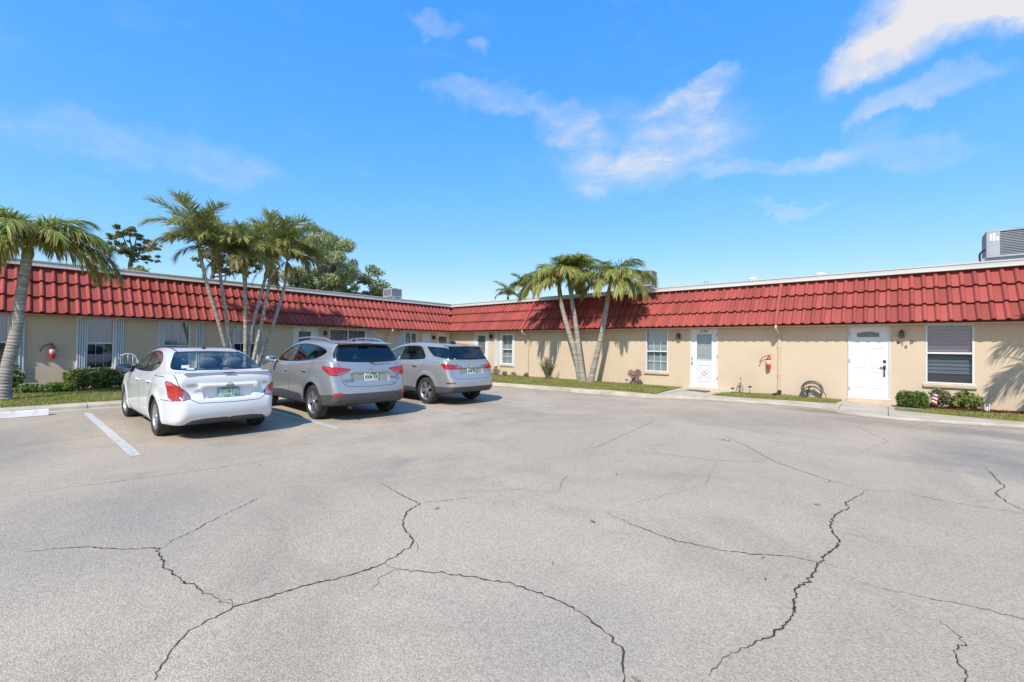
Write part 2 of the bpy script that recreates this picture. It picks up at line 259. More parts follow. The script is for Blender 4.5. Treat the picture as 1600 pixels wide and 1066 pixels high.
class MB:
    """collects vertices and faces of ONE part"""
    def __init__(self, fn=None): self.v = []; self.f = []; self.mi = []; self.cur = 0; self.fn = fn
    def add(self, vs, fs):
        o = len(self.v); self.v += [tuple(p) for p in vs]
        for q in fs: self.f.append(tuple(o+i for i in q)); self.mi.append(self.cur)
        return self
    def box(self, x0, x1, y0, y1, z0, z1):
        return self.add([(x0, y0, z0), (x1, y0, z0), (x1, y1, z0), (x0, y1, z0), (x0, y0, z1), (x1, y0, z1), (x1, y1, z1), (x0, y1, z1)],
                        [(0, 3, 2, 1), (4, 5, 6, 7), (0, 1, 5, 4), (1, 2, 6, 5), (2, 3, 7, 6), (3, 0, 4, 7)])
    def quad(self, *p): return self.add(p, [tuple(range(len(p)))])
    def prism(self, poly, h0, h1, ax='z'):
        def P(a, b, h): return {'z': (a, b, h), 'y': (a, h, b), 'x': (h, a, b)}[ax]
        n = len(poly)
        return self.add([P(a, b, h0) for a, b in poly]+[P(a, b, h1) for a, b in poly], [tuple(range(n))[::-1], tuple(range(n, 2*n))]+[(i, (i+1) % n, n+(i+1) % n, n+i) for i in range(n)])
    def tube(self, pts, r, n=8, caps=True):
        pts = [Vector(p) for p in pts]; k = len(pts); rr = r if isinstance(r, (list, tuple)) else [r]*k
        t = (pts[1]-pts[0]).normalized(); a = Vector((0, 0, 1)) if abs(t.z) < .9 else Vector((1, 0, 0)); nrm = t.cross(a).normalized(); vs = []
        for i, p in enumerate(pts):
            t2 = (pts[min(i+1, k-1)]-pts[max(i-1, 0)]).normalized(); nrm = (nrm-t2*nrm.dot(t2)).normalized(); b = t2.cross(nrm)
            vs += [p+(nrm*math.cos(2*math.pi*j/n)+b*math.sin(2*math.pi*j/n))*rr[i] for j in range(n)]
        fs = [(i*n+j, i*n+(j+1) % n, (i+1)*n+(j+1) % n, (i+1)*n+j) for i in range(k-1) for j in range(n)]
        if caps: fs += [tuple(range(n))[::-1], tuple(range((k-1)*n, k*n))]
        return self.add(vs, fs)
    def lathe(self, prof, c=(0, 0, 0), ax='z', n=24, cap=True):
        vs = []
        for r_, h in prof:
            for j in range(n):
                a = 2*math.pi*j/n; p = {'z': (r_*math.cos(a), r_*math.sin(a), h), 'y': (r_*math.cos(a), h, r_*math.sin(a)), 'x': (h, r_*math.cos(a), r_*math.sin(a))}[ax]
                vs.append((p[0]+c[0], p[1]+c[1], p[2]+c[2]))
        k = len(prof); fs = [(i*n+j, i*n+(j+1) % n, (i+1)*n+(j+1) % n, (i+1)*n+j) for i in range(k-1) for j in range(n)]
        if cap: fs += [tuple(range(n))[::-1], tuple(range((k-1)*n, k*n))]
        return self.add(vs, fs)
    def ellipsoid(self, c, r, n=12, k=8, p=1.0):
        vs = []; sg = lambda x: math.copysign(abs(x)**p, x)
        for i in range(k+1):
            th = -math.pi/2+math.pi*i/k
            for j in range(n):
                a = 2*math.pi*j/n; vs.append((c[0]+r[0]*sg(math.cos(th))*sg(math.cos(a)), c[1]+r[1]*sg(math.cos(th))*sg(math.sin(a)), c[2]+r[2]*sg(math.sin(th))))
        return self.add(vs, [(i*n+j, i*n+(j+1) % n, (i+1)*n+(j+1) % n, (i+1)*n+j) for i in range(k) for j in range(n)])
    def build(self, name, mat, parent=None, smooth=False, bevel=0.0, local=False):
        V = [self.fn(*p) for p in self.v] if self.fn else self.v
        o0 = Vector((0, 0, 0)) if local else base_of(parent)
        V = [(p[0]-o0.x, p[1]-o0.y, p[2]-o0.z) for p in V]
        me = bpy.data.meshes.new(name); me.from_pydata(V, [], self.f)
        for m_ in (mat if isinstance(mat, (list, tuple)) else [mat]): me.materials.append(m_)
        for p, i in zip(me.polygons, self.mi): p.material_index = i
        bm = bmesh.new(); bm.from_mesh(me); bmesh.ops.recalc_face_normals(bm, faces=bm.faces)
        if bevel: bmesh.ops.bevel(bm, geom=[e for e in bm.edges if e.is_manifold and e.calc_face_angle(0) > .5], offset=bevel, segments=2, profile=.6, affect='EDGES')
        bm.to_mesh(me); bm.free()
        if smooth:
            for p in me.polygons: p.use_smooth = True
            try: me.set_sharp_from_angle(angle=R(40))
            except Exception: pass
        return link(bpy.data.objects.new(name, me), parent)
def copy_tree(o, parent=None):
    c = o.copy(); COL.objects.link(c); c.parent = parent
    for ch in list(o.children): copy_tree(ch, c)
    return c
def text_mesh(name, body, size, mat, parent, mtx, ext=.003, align='CENTER'):
    cu = bpy.data.curves.new(name, 'FONT'); cu.body = body; cu.size = size; cu.extrude = ext; cu.align_x = align; cu.align_y = 'CENTER'; cu.resolution_u = 3
    t = bpy.data.objects.new(name+'_tmp', cu); COL.objects.link(t); dg = bpy.context.evaluated_depsgraph_get()
    me = bpy.data.meshes.new_from_object(t.evaluated_get(dg)); bpy.data.objects.remove(t); bpy.data.curves.remove(cu)
    me.transform(mtx); me.materials.clear(); me.materials.append(mat); me.name = name
    return link(bpy.data.objects.new(name, me), parent)
def bez(pts, n):
    """Catmull-Rom through points"""
    P = [Vector(p) for p in pts]; P = [2*P[0]-P[1]]+P+[2*P[-1]-P[-2]]; o = []
    for i in range(1, len(P)-2):
        for j in range(n):
            t = j/n; a, b, c, d = P[i-1:i+3]
            o.append(.5*((2*b)+(c-a)*t+(2*a-5*b+4*c-d)*t*t+(3*b-a-3*c+d)*t**3))
    o.append(P[-2]); return o

# ------------------------------------------------------------------ ground, lot, kerbs, verges
g = MB(); g.quad((-900, -900, -.12), (900, -900, -.12), (900, 900, -.12), (-900, 900, -.12)); tag(g.build('ground', M['turf']), kind='structure')
lot = MB(); lot.quad((3.5, -70, 0), (80, -70, 0), (80, -.4, 0), (3.5, -.4, 0)); LOT = tag(lot.build('parking_lot', M['asphalt']), kind='structure')
def sstep(a, b, x): t = min(1, max(0, (x-a)/(b-a))); return t*t*(3-2*t)
def ribbon(pts, width, z, jit, step, name, mat, parent, taper=True):
    """a thin ragged strip along a polyline: cracks"""
    P = [Vector((p[0], p[1])) for p in pts]; L = []
    for a, b in zip(P, P[1:]):
        n = max(1, int((b-a).length/step)); L += [a+(b-a)*i/n for i in range(n)]
    L.append(P[-1]); k = len(L); n1 = np.cumsum(rng.normal(0, 1, k)); n1 -= np.linspace(n1[0], n1[-1], k); n1 = n1/(np.abs(n1).max()+1e-6)*jit*1.6+rng.normal(0, jit*.42, k)
    vs, fs = [], []
    for i, p in enumerate(L):
        t = (L[min(i+1, k-1)]-L[max(i-1, 0)]).normalized(); nn = Vector((-t.y, t.x)); ww = width*((.35+1.1*rng.random()) if taper else (.82+.16*rng.random()))*(min(1, .25+3*i/k, .25+3*(k-1-i)/k) if taper else 1); c = p+nn*float(n1[i])
        vs += [(c.x+nn.x*ww/2, c.y+nn.y*ww/2, z), (c.x-nn.x*ww/2, c.y-nn.y*ww/2, z)]
        if i: fs.append((2*i-2, 2*i-1, 2*i+1, 2*i))
    m = MB(); m.add(vs, fs); return m.build(name, mat, parent)
CR = {"A": [[16.0, -15.64], [15.83, -15.55], [15.72, -15.46], [15.65, -15.28], [15.63, -15.22], [15.65, -15.1], [15.69, -14.86], [15.8, -14.58], [15.83, -14.37], [15.74, -14.08], [15.68, -14.02], [15.39, -13.91], [15.16, -13.69], [15.07, -13.49], [14.65, -13.45], [14.18, -13.38]], "B": [[13.81, -15.99], [13.94, -15.79], [14.05, -15.65], [14.21, -15.54], [14.44, -15.33], [14.61, -15.35], [14.83, -15.36], [15.11, -15.32], [15.43, -15.27], [15.63, -15.22]], "C": [[14.44, -15.33], [14.29, -15.14], [14.1, -14.92], [13.98, -14.69], [13.72, -14.33]], "D": [[15.07, -13.49], [15.22, -13.26], [15.34, -12.99]], "E": [[15.83, -14.37], [15.96, -14.35], [16.27, -14.17], [16.5, -14.05], [16.66, -13.98], [16.88, -13.94], [17.02, -13.94], [17.16, -13.95], [17.32, -14.02], [17.45, -14.09], [17.55, -14.25], [17.6, -14.6]], "F": [[17.82, -13.95], [17.9, -13.65], [18.0, -13.4], [18.04, -13.18], [18.02, -12.85], [18.07, -12.6], [18.09, -12.35], [18.1, -12.16], [18.17, -11.8], [18.1, -11.55], [18.06, -11.1], [18.14, -10.82], [18.1, -10.62], [18.25, -9.97]],
      "G": [[18.25, -9.97], [17.93, -9.84], [17.26, -9.32], [16.79, -8.63], [16.21, -7.84]], "H": [[18.25, -9.97], [18.48, -9.81], [18.87, -9.9], [19.22, -9.86], [19.9, -9.8]], "I": [[16.48, -12.47], [16.87, -12.59], [17.21, -12.65], [17.52, -12.58], [17.92, -12.32], [18.08, -12.3], [18.18, -12.3]], "J": [[18.29, -12.45], [18.54, -12.4], [18.77, -12.35], [19.4, -12.25]], "K": [[19.37, -7.65], [19.39, -8.22], [19.42, -8.7], [19.28, -9.12], [19.31, -9.49], [19.5, -9.95]], "L": [[15.36, -10.18], [16.12, -9.93], [16.67, -9.79], [17.26, -9.32]], "M": [[14.92, -10.87], [15.06, -10.13], [15.0, -9.4], [14.83, -8.18], [14.65, -7.01]], "N": [[15.85, -12.34], [15.65, -11.99], [15.56, -11.67]], "O": [[18.67, -12.65], [18.75, -12.8], [18.72, -13.01], [18.72, -13.3]], "Q": [[12.02, -16.1], [12.1, -15.58], [12.25, -14.87], [12.38, -13.98], [12.28, -13.11]], "R": [[15.03, -13.1], [15.44, -12.58], [15.85, -12.34]],
      "S": [[17.3, -4.6], [17.0, -5.6], [16.3, -6.2], [15.6, -6.4]], "T": [[18.3, -3.4], [17.9, -5.0], [18.4, -6.4], [18.1, -7.7]], "U": [[11.2, -12.9], [12.0, -11.5], [12.3, -9.6], [12.2, -7.2]], "V": [[16.67, -9.79], [16.9, -11.0], [16.48, -12.47]]}
WID = dict(A=.017, B=.014, C=.0105, D=.008, E=.014, F=.020, G=.014, H=.010, I=.012, J=.009, K=.015, L=.010, M=.013, N=.009, O=.010, Q=.010, R=.005, S=.012, T=.010, U=.009, V=.004)
for k_, p_ in CR.items():
    ribbon(p_, WID[k_]*.7, .003, .015 if WID[k_] > .008 else .012, .024, 'crack', M['crack' if k_ in 'ABCDEFGIKO' else 'crack_fine'], LOT)
    if WID[k_] > .011:                                     # hairline spurs off the wide cracks
        for _ in range(1):
            a = Vector(random.choice(p_)); d = Vector((random.uniform(-1, 1), random.uniform(-1, 1))).normalized()*random.uniform(.12, .4)
            ribbon([a, a+d*.6, a+d+Vector((random.uniform(-.08, .08), random.uniform(-.08, .08)))], .0045, .0025, .012, .03, 'crack', M['crack_fine'], LOT)
for (x0, x1, y) in ((5.75, 10.95, -14.93), (7.4, 11.0, -12.17), (7.9, 11.15, -9.42), (9.4, 12.0, -6.93), (5.3, 10.9, -17.68)):     # stall lines
    ribbon([(x0, y), (x1, y)], (.115 if y < -14 else .10)*1.1, .004, .0015, .09, 'stall_line', M['line'], LOT, taper=False)
# left kerb: gutter pan with kerb segments
kl = MB(); kl.box(4.90, 5.18, -30, -3.95, -.05, .008); KERB = tag(kl.build('kerb', M['concrete']), kind='structure')
y = -30.0
while y < -4.2:
    e = min(y+3.03, -4.15); k_ = MB(); k_.prism([(4.62, -.05), (4.955, -.05), (4.94, .075), (4.90, .105), (4.62, .115)], y+.012, e, 'y'); k_.build('kerb_segment', M['concrete'], KERB, bevel=.008); y = e
# verge by the left wing
vl = MB(); vl.box(-.2, 4.615, -30, -3.6, -.1, .095); tag(vl.build('verge', M['turf']), kind='structure')
# apron along the right wing
path = bez([(4.62, -4.3), (5.2, -3.95), (6.7, -3.72), (9.2, -3.55), (11.7, -3.36), (12.9, -3.2), (13.6, -2.75), (14.4, -2.4), (15.5, -2.2), (17.0, -2.1), (17.5, -2.75), (18.5, -3.1), (20.4, -2.62), (23, -2.3), (30, -2.2)], 6)
def hk(x): return .095-.058*sstep(12.6, 15.0, x)
ap = MB(); n_ = len(path); vs = []
for p in path: vs += [(p.x, p.y, -.06), (p.x, p.y, hk(p.x)-.018), (p.x, p.y+.03, hk(p.x)), (p.x, -.02, hk(p.x)+.006)]
ap.add(vs, [(4*i+j, 4*i+j+1, 4*i+j+5, 4*i+j+4) for i in range(n_-1) for j in range(3)])
APRON = tag(ap.build('concrete_walk', M['concrete']), kind='structure')
gut = MB(); vs = []
for p in path: vs += [(p.x, p.y+.01, .007), (p.x+.02, p.y-.26, .006)]
gut.add(vs, [(2*i, 2*i+1, 2*i+3, 2*i+2) for i in range(n_-1)]); gut.build('gutter_pan', M['concrete'], APRON)
for seg in ([(18.33, -.9), (18.36, -3.0)], [(13.05, -1.2), (13.0, -3.1)], [(14.1, -1.4), (14.15, -2.4)], [(17.36, -1.0), (17.4, -2.5)], [(9.3, -2.9), (9.3, -3.5)], [(6.8, -3.3), (6.8, -3.7)]):
    m = MB()
    (xa, ya), (xb, yb) = seg; m.add([(xa-.009, ya, hk(xa)+.0072), (xa+.009, ya, hk(xa)+.0072), (xb+.009, yb, hk(xb)+.0015), (xb-.009, yb, hk(xb)+.0015)], [(0, 1, 2, 3)]); m.build('joint', M['crack_fine'], APRON)
STRIPS = [([(-.1, -3.62), (4.6, -3.62), (5.3, -3.55), (6.54, -3.46), (9.2, -3.18), (11.48, -2.92), (12.9, -2.98), (12.66, -.03), (-.1, -.03)], .125),
          ([(14.12, -1.55), (15.4, -1.3), (17.22, -1.04), (17.3, -.03), (14.4, -.03)], .068),
          ([(18.47, -1.55), (19.4, -1.78), (20.5, -1.88), (23, -1.75), (30, -1.7), (30, -.03), (18.5, -.03)], .062)]
for poly, h in STRIPS: m = MB(); m.prism(poly, -.08, h); tag(m.build('verge', M['turf']), kind='structure')

# ------------------------------------------------------------------ the two wings of the building
def RW(s, d, z): return (s, -d, z)
def LW(s, d, z): return (d, -s, z)
TILE_P, SLOPE = .243, 1.68; EU = (-.559, .829); NO = (.829, .559); EAVE = (.405, 2.245)
def slope_pt(t, h=0.0): return (EAVE[0]+EU[0]*t+NO[0]*h, EAVE[1]+EU[1]*t+NO[1]*h)
def wall_with_openings(fn, s0, s1, z0, z1, ops, parent):
    S = sorted({s0, s1, *[o[0] for o in ops], *[o[1] for o in ops]}); Z = sorted({z0, z1, *[o[2] for o in ops], *[o[3] for o in ops]}); m = MB(fn)
    for a, b in zip(S, S[1:]):
        for c, d in zip(Z, Z[1:]):
            if any(o[0]-1e-6 <= a and b <= o[1]+1e-6 and o[2]-1e-6 <= c and d <= o[3]+1e-6 for o in ops): continue
            m.quad((a, 0, c), (b, 0, c), (b, 0, d), (a, 0, d))
    for a, b, c, d in ops:
        m.quad((a, 0, c), (a, -.16, c), (a, -.16, d), (a, 0, d)); m.quad((b, 0, c), (b, -.16, c), (b, -.16, d), (b, 0, d))
        m.quad((a, 0, c), (b, 0, c), (b, -.16, c), (a, -.16, c)); m.quad((a, 0, d), (b, 0, d), (b, -.16, d), (a, -.16, d))
    m.quad((s0, -9.2, z0), (s1, -9.2, z0), (s1, -9.2, 3.6), (s0, -9.2, 3.6)); m.quad((s1, 0, z0), (s1, -9.2, z0), (s1, -9.2, 3.6), (s1, -.3, 3.6), (s1, 0, z1))
    return m.build('wall', M['wall'], parent)
def frame_boxes(m, a, b, c, d, w_, d0, d1, bottom=True):
    m.box(a, a+w_, d0, d1, c, d); m.box(b-w_, b, d0, d1, c, d); m.box(a+w_, b-w_, d0, d1, d-w_, d)
    if bottom: m.box(a+w_, b-w_, d0, d1, c, c+w_)
def window(fn, root, a, b, c, d, cols=3, rows=2, style='hung', blind='curtain', surround=0.0, mid=None, sill=True, glass='window_glass', nslat=0, label=None, mw=.008, mm='white', low_dark=False):
    m = MB(fn); mid = mid or (c+d)/2
    frame_boxes(m, a, b, c, d, .035, -.10, .012)
    if style == 'hung': m.box(a+.035, b-.035, -.09, .004, mid-.022, mid+.022)
    else: m.box((a+b)/2-.025, (a+b)/2+.025, -.09, .004, c+.035, d-.035)
    W = m.build('window', M['white'], root)
    if label: W['label'] = label
    if surround: m = MB(fn); frame_boxes(m, a-surround, b+surround, c-surround, d+.03, surround-.002, .001, .035); m.build('casing', M['white'], W)
    panes = [(a+.035, b-.035, c+.035, mid-.022), (a+.035, b-.035, mid+.022, d-.035)] if style == 'hung' else [(a+.035, (a+b)/2-.025, c+.035, d-.035), ((a+b)/2+.025, b-.035, c+.035, d-.035)]
    for i, (p, q, r_, s_) in enumerate(panes):
        m = MB(fn); dd = -.075 if i == 0 else -.055; m.box(p, q, dd-.003, dd+.003, r_, s_); m.build('pane', M['window_glass_screen' if (low_dark and i == 0) else glass], W)
        if cols > 1 or rows > 1:
            m = MB(fn)
            for k in range(1, cols): x = p+(q-p)*k/cols; m.box(x-mw, x+mw, dd+.004, dd+.014, r_, s_)
            for k in range(1, rows): zz = r_+(s_-r_)*k/rows; m.box(p, q, dd+.0045, dd+.0135, zz-mw, zz+mw)
            m.build('muntin', M[mm], W)
    if nslat:
        for k in range(nslat):
            zz = d-.06-(d-c-.1)*k/nslat*.86; m = MB(fn); m.add([(a+.04, -.134, zz), (b-.04, -.134, zz), (b-.04, -.108, zz-(d-c)/nslat*.64), (a+.04, -.108, zz-(d-c)/nslat*.64)], [(0, 1, 2, 3)]); m.build('blind_slat', M['blind_grey'], W)
    elif blind:
        m = MB(fn); ns = 26
        for k in range(ns): x0 = a+.04+(b-a-.08)*k/ns; x1 = a+.04+(b-a-.08)*(k+1)/ns; m.quad((x0, -.13+.012*(k % 2), c), (x1, -.13+.012*((k+1) % 2), c), (x1, -.13+.012*((k+1) % 2), d), (x0, -.13+.012*(k % 2), d))
        m.build('curtain', M[blind], W)
    m = MB(fn); m.quad((a, -.158, c), (b, -.158, c), (b, -.158, d), (a, -.158, d)); m.build('room_shade', M['dark_room'], W)
    if sill: m = MB(fn); m.prism([(-.02, c-.10), (.055, c-.10), (.065, c-.03), (-.02, c-.001)], a-.05, b+.05, 'x'); m.build('sill', M['wall_trim'], W, bevel=.004)
    return W
def shutter(fn, root, a, b, c, d, n=4, kind='accordion'):
    m = MB(fn)
    if kind == 'accordion':
        m.box(a, b, .002, .02, c, d)
        for k in range(n): x = a+(b-a)*(k+.1)/n; x1 = a+(b-a)*(k+.75)/n; m.prism([(x, .02), (x1, .02), ((x+x1)/2+.01, .085), ((x+x1)/2-.01, .085)], c+.01, d-.01)
        m.box(a-.012, b+.012, .0, .095, d-.012, d+.03); m.box(a-.012, b+.012, .0, .095, c-.03, c+.008)
    else:
        frame_boxes(m, a, b, c, d, .05, .002, .04); m.box(a+.05, b-.05, .002, .022, c+.05, d-.05)
        for k in range(1, 8): zz = c+(d-c)*k/8; m.box(a+.05, b-.05, .022, .036, zz-.008, zz+.008)
        m.box((a+b)/2-.012, (a+b)/2+.012, .0225, .0365, c+.05, d-.05)
    return m.build('shutter', M['white_shutter'], root)
def door_frame(fn, root, a, b, c, d, casing=.0):
    m = MB(fn); m.box(a, a+.03, -.12, .008, c, d); m.box(b-.03, b, -.12, .008, c, d); m.box(a+.03, b-.03, -.12, .008, d-.03, d); m.box(a-.02, b+.02, -.12, .03, c-.03, c-.002)
    if casing: frame_boxes(m, a-casing, b+casing, c, d+.03, casing-.002, .001, .03, False)
    D = m.build('door', M['white'], root); return D
def louvre_door(fn, root, a, b, c, d, glass, casing, mat='screen', nl=0):
    """slab with a glazed or screened upper half"""
    D = door_frame(fn, root, a, b, c, d, casing); ga, gb, gc, gd = glass; m = MB(fn); a2, b2 = a+.033, b-.033; y0, y1 = -.06, -.015
    m.box(a2, ga, y0, y1, c+.005, d-.033); m.box(gb, b2, y0, y1, c+.005, d-.033); m.box(ga, gb, y0, y1, gd, d-.033); m.box(ga, gb, y0, y1, c+.005, gc)
    m.build('slab', M['white'], D)
    m = MB(fn); frame_boxes(m, ga-.02, gb+.02, gc-.02, gd+.02, .019, y1, y1+.012); m.build('glazing_bead', M['white'], D)
    if nl:
        for k in range(nl):
            z0 = gc+(gd-gc)*k/nl; z1 = gc+(gd-gc)*(k+1)/nl; m = MB(fn); m.add([(ga, -.030, z0-.004), (gb, -.030, z0-.004), (gb, -.048, z1), (ga, -.048, z1)], [(0, 1, 2, 3)]); m.build('louvre', M['window_glass'], D)
        m = MB(fn); m.box(ga, gb, -.09, -.085, gc, gd); m.build('curtain', M['curtain'], D)
    else: m = MB(fn); m.box(ga, gb, -.045, -.04, gc, gd); m.build('screen', M[mat], D)
    return D
def knob(fn, D, s, z, r_=.03, name='handle', mat='steel'):
    m = MB(fn); m.lathe([(.026, -.014), (.026, -.006), (.012, -.004), (.012, .02), (r_*.8, .026), (r_, .04), (r_*.7, .055), (0.002, .058)], (s, 0, z), 'y', 14); return m.build(name, M[mat], D, smooth=True)
def wing(name, fn, s_end, label, ops, s0):
    root = empty(name, fn(0, 0, 0), 0, label, 'building')
    wall_with_openings(fn, s0, s_end, -.1, 2.24, ops, root)
    m = MB(fn); eps = 0 if fn is RW else .006; s_back = -9.2 if fn is RW else -.57
    m.prism([(.36, 2.225+eps), (EAVE[0]-.005, 2.24), (-.575, 3.692-eps), (-9.25, 3.692-eps), (-9.25, 3.55), (-.75, 3.55), (-.06, 2.30), (-.02, 2.225+eps)], s_back, s_end+.1, 'x')
    roof = m.build('mansard_roof', [M['roof_back']], root)
    m = MB(fn); m.prism([(-.02, 2.219+eps), (.37, 2.219+eps), (.37, 2.224+eps), (-.02, 2.224+eps)], .0, s_end, 'x'); m.build('soffit', M['wall_trim'], root)
    m = MB(fn); m.prism([(.352, 2.214+eps), (.394, 2.222+eps), (.394, 2.243), (.352, 2.243)], .3, s_end+.1, 'x'); m.build('eave_board', M['wall_trim'], root)
    m = MB(fn); m.quad((s_back, -.6, 3.70-eps), (s_end+.1, -.6, 3.70-eps), (s_end+.1, -9.2, 3.70-eps), (s_back, -9.2, 3.70-eps)); m.build('roof_deck', M['roof_flat'], root)
    m = MB(fn); sa = -.365; m.prism([(-.365, 3.665), (-.352, 3.665), (-.352, 3.69), (-.362, 3.70), (-.362, 3.80), (-.345, 3.80), (-.345, 3.834), (-.66, 3.834), (-.66, 3.69), (-.60, 3.665)], sa, s_end+.12, 'x'); m.build('fascia', M['fascia'], root)
    # roof tiles: one mesh, one object for each tile
    prof = [(0, -.004), (.020, .0), (.132, .0), (.138, .012), (.146, .034), (.162, .052), (.186, .060), (.210, .052), (.228, .034), (.238, .008), (.247, -.004)]
    n = len(prof); vs = []
    for t_, off, th in ((0, .082, 0), (.63, .008, 0), (0, .082, .022)):
        for u, h in prof: d, z = slope_pt(t_, off+h-th); vs.append((u, d-EAVE[0], z-EAVE[1]))
    fs = [(i, i+1, n+i+1, n+i) for i in range(n-1)]+[(i, 2*n+i, 2*n+i+1, i+1) for i in range(n-1)]
    me = bpy.data.meshes.new('tile'); o = Vector(fn(0, 0, 0)); me.from_pydata([fn(*p) for p in vs], [], fs); me.materials.append(M['tile'])
    for p in me.polygons: p.use_smooth = p.index < n-1
    me.update(); me.set_sharp_from_angle(angle=R(32))
    cols = int((s_end+.58)/TILE_P)
    for row in range(3):
        for c in range(cols):
            s = -.58+c*TILE_P; d, z = slope_pt(row*.56, random.uniform(-.002, .003))
            if s+TILE_P < d-.02: continue
            t = bpy.data.objects.new('tile', me); t.location = Vector(fn(s+random.uniform(-.003, .003), d, z+random.uniform(-.003, .003)))-o; link(t, roof)
    return root
def downspout(fn, root, s, zb, splash=True):
    m = MB(fn); a = slope_pt(-.02, .02); b = slope_pt(1.64, .02); c = slope_pt(1.64, .125); d = slope_pt(-.02, .125)
    m.prism([a, b, c, d], s-.045, s+.045, 'x'); D = m.build('downspout', M['red_metal'], root, bevel=.006)
    m = MB(fn); m.tube([(s, .47, 2.27), (s, .47, 2.17), (s+.005, .40, 2.11), (s+.02, .20, 2.03), (s+.03, .07, 1.97), (s+.03, .05, 1.90)], .036, 8); m.build('elbow', M['wall_trim'], D, smooth=True)
    m = MB(fn); m.box(s-.005, s+.065, .004, .06, zb, 1.93)
    for zz in (1.6, .7): m.box(s-.02, s+.08, .002, .064, zz, zz+.03)
    m.build('pipe', M['wall_trim'], D, bevel=.005); return D
RO = [(1.93, 2.86, .18, 2.21), (3.84, 4.55, .65, 2.14), (11.28, 12.13, .63, 2.17), (12.94, 13.86, .18, 2.21), (17.45, 18.36, .18, 2.21), (19.08, 19.98, .67, 2.22), (22.7, 23.6, .67, 2.22)]
LO = [(.12, .92, .18, 2.21), (2.25, 2.97, .85, 2.14), (5.13, 6.87, .85, 2.17), (7.45, 8.32, .18, 2.18), (9.77, 10.53, .66, 2.18), (11.86, 12.60, .66, 2.22), (13.83, 14.46, .66, 2.21), (16.0, 16.9, .66, 2.21)]
RWING = wing('apartment_wing', RW, 23.6, 'long right wing, beige stucco under red tile mansard, with the door numbered 616B', RO, 0.0)
LWING = wing('apartment_wing', LW, 20.2, 'left wing, beige stucco under red tile mansard, facing the parked cars', LO, 0.0)
# right wing openings
louvre_door(RW, RWING, *RO[0], (2.15, 2.68, 1.12, 2.03), .055)
window(RW, RWING, *RO[1], cols=2, rows=2, surround=.13, blind='blind_white', mid=1.36)
shutter(RW, RWING, 3.40, 3.55, .55, 2.18, 2)
window(RW, RWING, *RO[2], cols=3, rows=2, blind='blind_white', mid=1.39)
D = louvre_door(RW, RWING, *RO[3], (13.17, 13.66, 1.13, 2.01), 0.0, nl=5)
m = MB(RW)                                                        # crossbuck mouldings
def bar(m, p, q, w_, d0, d1):
    (xa, za), (xb, zb) = p, q; L = math.hypot(xb-xa, zb-za); nx, nz = -(zb-za)/L*w_/2, (xb-xa)/L*w_/2
    m.prism([(xa+nx, za+nz), (xb+nx, zb+nz), (xb-nx, zb-nz), (xa-nx, za-nz)], d0, d1, 'y')
for p, q in (((13.16, .46), (13.62, .87)), ((13.22, .42), (13.68, .82)), ((13.16, .82), (13.62, .42)), ((13.22, .88), (13.68, .48)), ((13.22, .92), (13.62, .92)), ((13.20, .37), (13.64, .37))): bar(m, p, q, .02, -.016, -.006)
m.build('crossbuck', M['groove'], D); knob(RW, D, 13.01, 1.01); knob(RW, D, 13.01, 1.17, .02, 'deadbolt')
m = MB(RW); 
for zz in (1.95, 1.2, .45): m.box(13.835, 13.862, .009, .02, zz, zz+.09)
m.build('hinge', M['steel'], D)
text_mesh('door_number', '619B', .115, M['black'], D, Matrix.Translation(Vector((13.4, .012, 2.115))) @ Matrix.Rotation(R(90), 4, 'X'))
# door 616B
D = door_frame(RW, RWING, *RO[4], .012); a, b, c, d = RO[4]; D['label'] = 'white panelled door numbered 616B with small arched light'
m = MB(RW); m.box(a+.033, b-.033, -.06, -.012, c+.005, d-.033); m.build('slab', M['white'], D)
for (p, q) in ((17.57, 17.84), (17.96, 18.23)):
    for (r_, s_) in ((.45, .92), (1.02, 1.60)):
        m = MB(RW); frame_boxes(m, p, q, r_, s_, .022, -.012, -.003); m.build('panel_moulding', M['white'], D, bevel=.004)
        m = MB(RW); m.box(p+.05, q-.05, -.012, -.004, r_+.05, s_-.05); m.build('panel', M['white'], D, bevel=.003)
def arch_light(p, q, r_, s_, rise, k=10): return [(p, r_), (q, r_)]+[(q+(p-q)*i/k, s_+rise*math.sin(math.pi*i/k)) for i in range(k+1)]
m = MB(RW); m.prism(arch_light(17.62, 18.15, 1.875, 2.02, .045), -.012, -.002, 'y'); m.build('light_frame', M['white'], D)
m = MB(RW); m.prism(arch_light(17.64, 18.13, 1.895, 2.005, .04), -.0025, .001, 'y'); m.build('pane', M['frosted'], D)
m = MB(RW); m.box(18.215, 18.275, -.012, .004, 1.17, 1.25); m.lathe([(.022, .004), (.022, .02), (.001, .022)], (18.245, 0, 1.21), 'y', 12); m.build('deadbolt', M['black'], D)
m = MB(RW); m.box(18.218, 18.272, -.012, .002, .98, 1.10); m.box(18.232, 18.258, -.012, .0015, .78, .86); m.tube([(18.245, .0, 1.05), (18.245, .045, 1.02), (18.245, .055, .92), (18.245, .045, .84), (18.245, .0, .82)], .011, 8); m.box(18.15, 18.26, .02, .034, 1.03, 1.052); m.build('handle', M['black'], D, bevel=.003)
m = MB(RW)
for zz in (1.93, 1.15, .36): m.box(17.448, 17.475, .009, .02, zz, zz+.10)
m.build('hinge', M['steel'], D)
